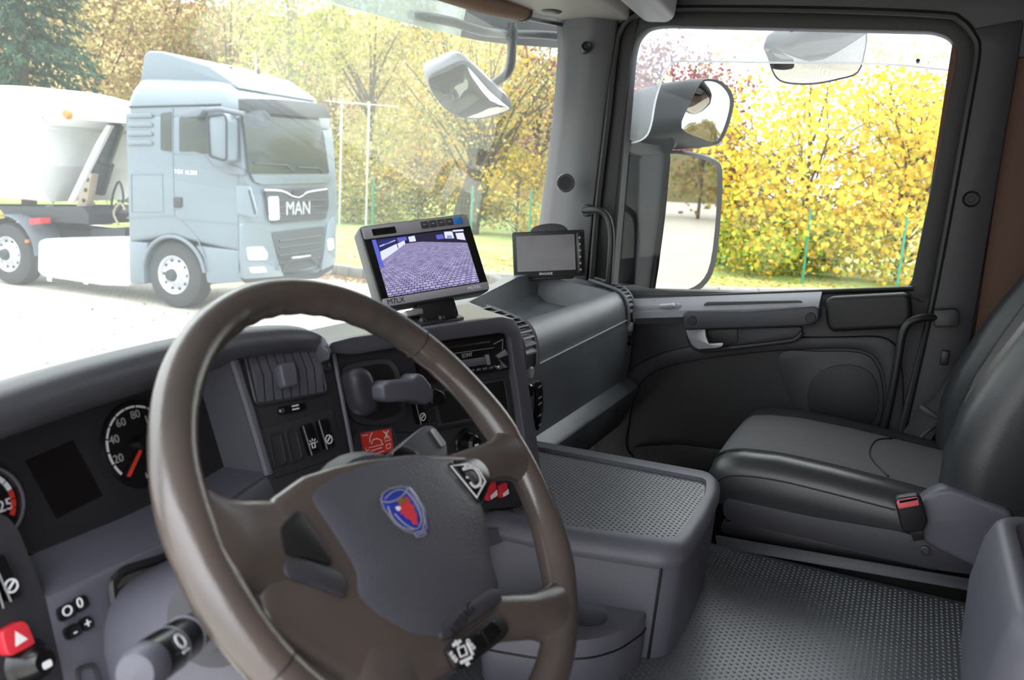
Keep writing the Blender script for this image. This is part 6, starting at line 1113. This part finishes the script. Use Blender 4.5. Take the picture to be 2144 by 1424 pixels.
tp('axle', tube([TL(sfw, 0.4, 0.5), TL(sfw, WID - 0.1, 0.5)], 0.12, 10), 'truck_dark'); tp('axle', tube([TL(srw, 0.4, 0.5), TL(srw, WID - 0.1, 0.5)], 0.14, 10), 'truck_dark')
tp('chassis_frame', box((0, 0, 0), (1, 1, 1), 0, Matrix.Translation(TL((SF + srw - 1) / 2, WID / 2, 0.78)) @ Matrix(((TU.x, TV.x, 0, 0), (TU.y, TV.y, 0, 0), (0, 0, 1, 0), (0, 0, 0, 1))) @ Matrix.Diagonal((SF - srw + 0.7, 0.9, 0.35, 1))), 'truck_dark')
tnk = tp('fuel_tank', prism(rnd([S(*p, 0.05) for p in [(78, 506), (90, 500), (262, 497), (270, 520), (270, 600), (210, 598), (90, 580), (77, 570)]], 0.06, 4), TV * 0.6, 0.05, 3), 'tank_white')
for px in (96, 172): tp('tank_strap', prism([S(px, 501, 0.04), S(px + 10, 500.6, 0.04), S(px + 13, 590 + (px - 96) * 0.08, 0.04), S(px + 4, 588 + (px - 96) * 0.08, 0.04)], sn * 0.015, 0.004), 'body_white', tnk)
fen = [(srw + 0.66 * math.cos(math.radians(t)), 0.55 + 0.62 * math.sin(math.radians(t))) for t in range(0, 181, 15)]
tp('rear_fender', sheet([[TL(s, 0.02, z), TL(s, 0.62, z)] for s, z in fen], (0, 0, 0.02)), 'fender_grey')
tp('fender_lamp', box((0, 0, 0), (0.06, 0.03, 0.05), 0.005, Matrix.Translation(S(59, 505) + sn * 0.02)), 'amber')
tp('side_step', prism([S(440, 596), S(512, 590), S(512, 600), S(440, 605)], TV * 0.3, 0.01), 'tan_steel')
tp('air_lines', tube([S(232, 460, 0.9), S(236, 410, 0.9), S(250, 380, 0.8), S(258, 420, 0.8), S(240, 452, 0.9), S(224, 440, 0.9)], 0.02, 6, k=4), 'truck_dark')
tp('air_lines', tube([S(248, 470, 0.8), S(238, 446, 0.8), S(252, 425, 0.8), S(262, 440, 0.8)], 0.02, 6, k=4), 'tan_steel')
tp('fifth_wheel', box((0, 0, 0), (0.9, 0.8, 0.12), 0.02, Matrix.Translation(TL(srw + 0.3, WID / 2, 1.08))), 'truck_dark')
tp('cab_rear_mount', prism([S(190, 480, 0.6), S(262, 478, 0.6), S(262, 496, 0.6), S(190, 498, 0.6)], TV * 0.8), 'truck_dark')
# tipper trailer behind it
tr_ = thing('tipper_trailer', 'white tipper trailer with a tarpaulin roll coupled behind the grey tractor', 'trailer', tuple(TL(-4.5, 1.2, 0)))
def rp(name, bm, m, par=None, **k): return mk(name, bm, m, par or tr_, **k)
cs_, cz = tloc(S(88, 268))[0], tloc(S(88, 268))[2]; bs, bz = tloc(S(80, 408))[0], tloc(S(80, 424))[2]
rp('tipper_body', loft([[TL(cs_ - 0.05, 0.0, cz), TL(-9.5, 0.0, cz), TL(-9.5, 2.45, cz), TL(cs_ + 0.10, 2.45, cz)], [TL(cs_ - 0.10, 0.03, (cz + bz) / 2), TL(-9.5, 0.03, (cz + bz) / 2), TL(-9.5, 2.42, (cz + bz) / 2), TL(cs_ - 0.0, 2.42, (cz + bz) / 2)], [TL(cs_ - 0.16, 0.05, bz + 0.25), TL(-9.5, 0.05, bz + 0.25), TL(-9.5, 2.40, bz + 0.25), TL(cs_ - 0.35, 2.40, bz + 0.25)], [TL(cs_ - 0.25, 0.3, bz), TL(-9.5, 0.3, bz), TL(-9.5, 2.15, bz), TL(cs_ - 0.5, 2.15, bz)]]), 'body_white', smooth=20)
rp('top_rail', prism([TL(cs_ + 0.0, -0.06, cz - 0.02), TL(-9.5, -0.06, cz - 0.02), TL(-9.5, -0.06, cz + 0.22), TL(cs_ + 0.0, -0.06, cz + 0.22)], TV * 2.57, 0.03), 'body_white')
rp('front_canopy', prism([S(*p, -0.02) for p in [(110, 262), (140, 248), (262, 258), (262, 236), (140, 232), (90, 246)]], TV * 2.4, 0.01), 'body_white')
tarp = []
for s in (cs_ + 1.05, cs_ + 0.6, cs_ - 0.3, cs_ - 1.5, cs_ - 4, -9.5):
    hgt = 0.10 if s > cs_ + 1 else 0.30 if s > cs_ + 0.5 else 0.46 if s > cs_ - 1 else 0.52; tarp.append([TL(s, 1.22 - 1.24 * math.cos(t * math.pi / 10), cz + 0.20 + hgt * math.sin(t * math.pi / 10) ** 0.7) for t in range(11)])
rp('tarpaulin', sheet(tarp, (0, 0, -0.02)), 'tarp_white', smooth=60)
rp('marker_lamp', lathe([(0, 0.05), (0.06, 0.05), (0.08, 0.0), (0.08, -0.03)], Fr(S(141, 239, -0.06), TU, (0, 0, 1)).mat(), 16), 'amber')
rp('tip_ram', tube([S(244, 262, 1.0), S(206, 372, 1.0)], 0.13, 14), 'steel_bar'); rp('ram_sleeve', tube([S(218, 340, 1.0), S(200, 400, 1.0)], 0.17, 14), 'truck_dark')
rp('rear_strut', prism([S(200, 300, 0.3), S(222, 262, 0.3), S(232, 262, 0.3), S(150, 425, 0.3), S(140, 425, 0.3)], TV * 0.08, 0.01), 'body_white')
rp('ram_bracket', prism([S(*p, 0.5) for p in [(176, 362), (192, 364), (178, 440), (168, 456), (106, 460), (106, 450), (158, 440)]], TV * 0.15, 0.01), 'tan_steel')
for y_ in (376, 398, 420): rp('bracket_hole', lathe([(0, 0.006), (0.035, 0.006), (0.035, 0)], Fr(S(183 - (y_ - 376) * 0.17, y_, 0.49), TU, (0, 0, 1)).mat(0, 0, 0), 12), 'truck_dark')
rp('trailer_frame', prism([S(*p, 0.35) for p in [(-260, 430), (170, 432), (186, 448), (184, 470), (90, 464), (-260, 462)]], TV * 1.6, 0.02), 'truck_dark')
rp('king_pin_plate', prism([S(*p, 0.4) for p in [(90, 432), (102, 430), (108, 460), (92, 462)]], TV * 0.1), 'body_white')
rp('red_hose_box', prism([S(*p, 0.1) for p in [(62, 458), (84, 456), (85, 468), (62, 470)]], TV * 0.2), 'red_plastic'); rp('yellow_marker', prism([S(*p, 0.05) for p in [(0, 440), (10, 456), (0, 458), (-12, 456)]], TV * 0.02), 'leaf_yellow')
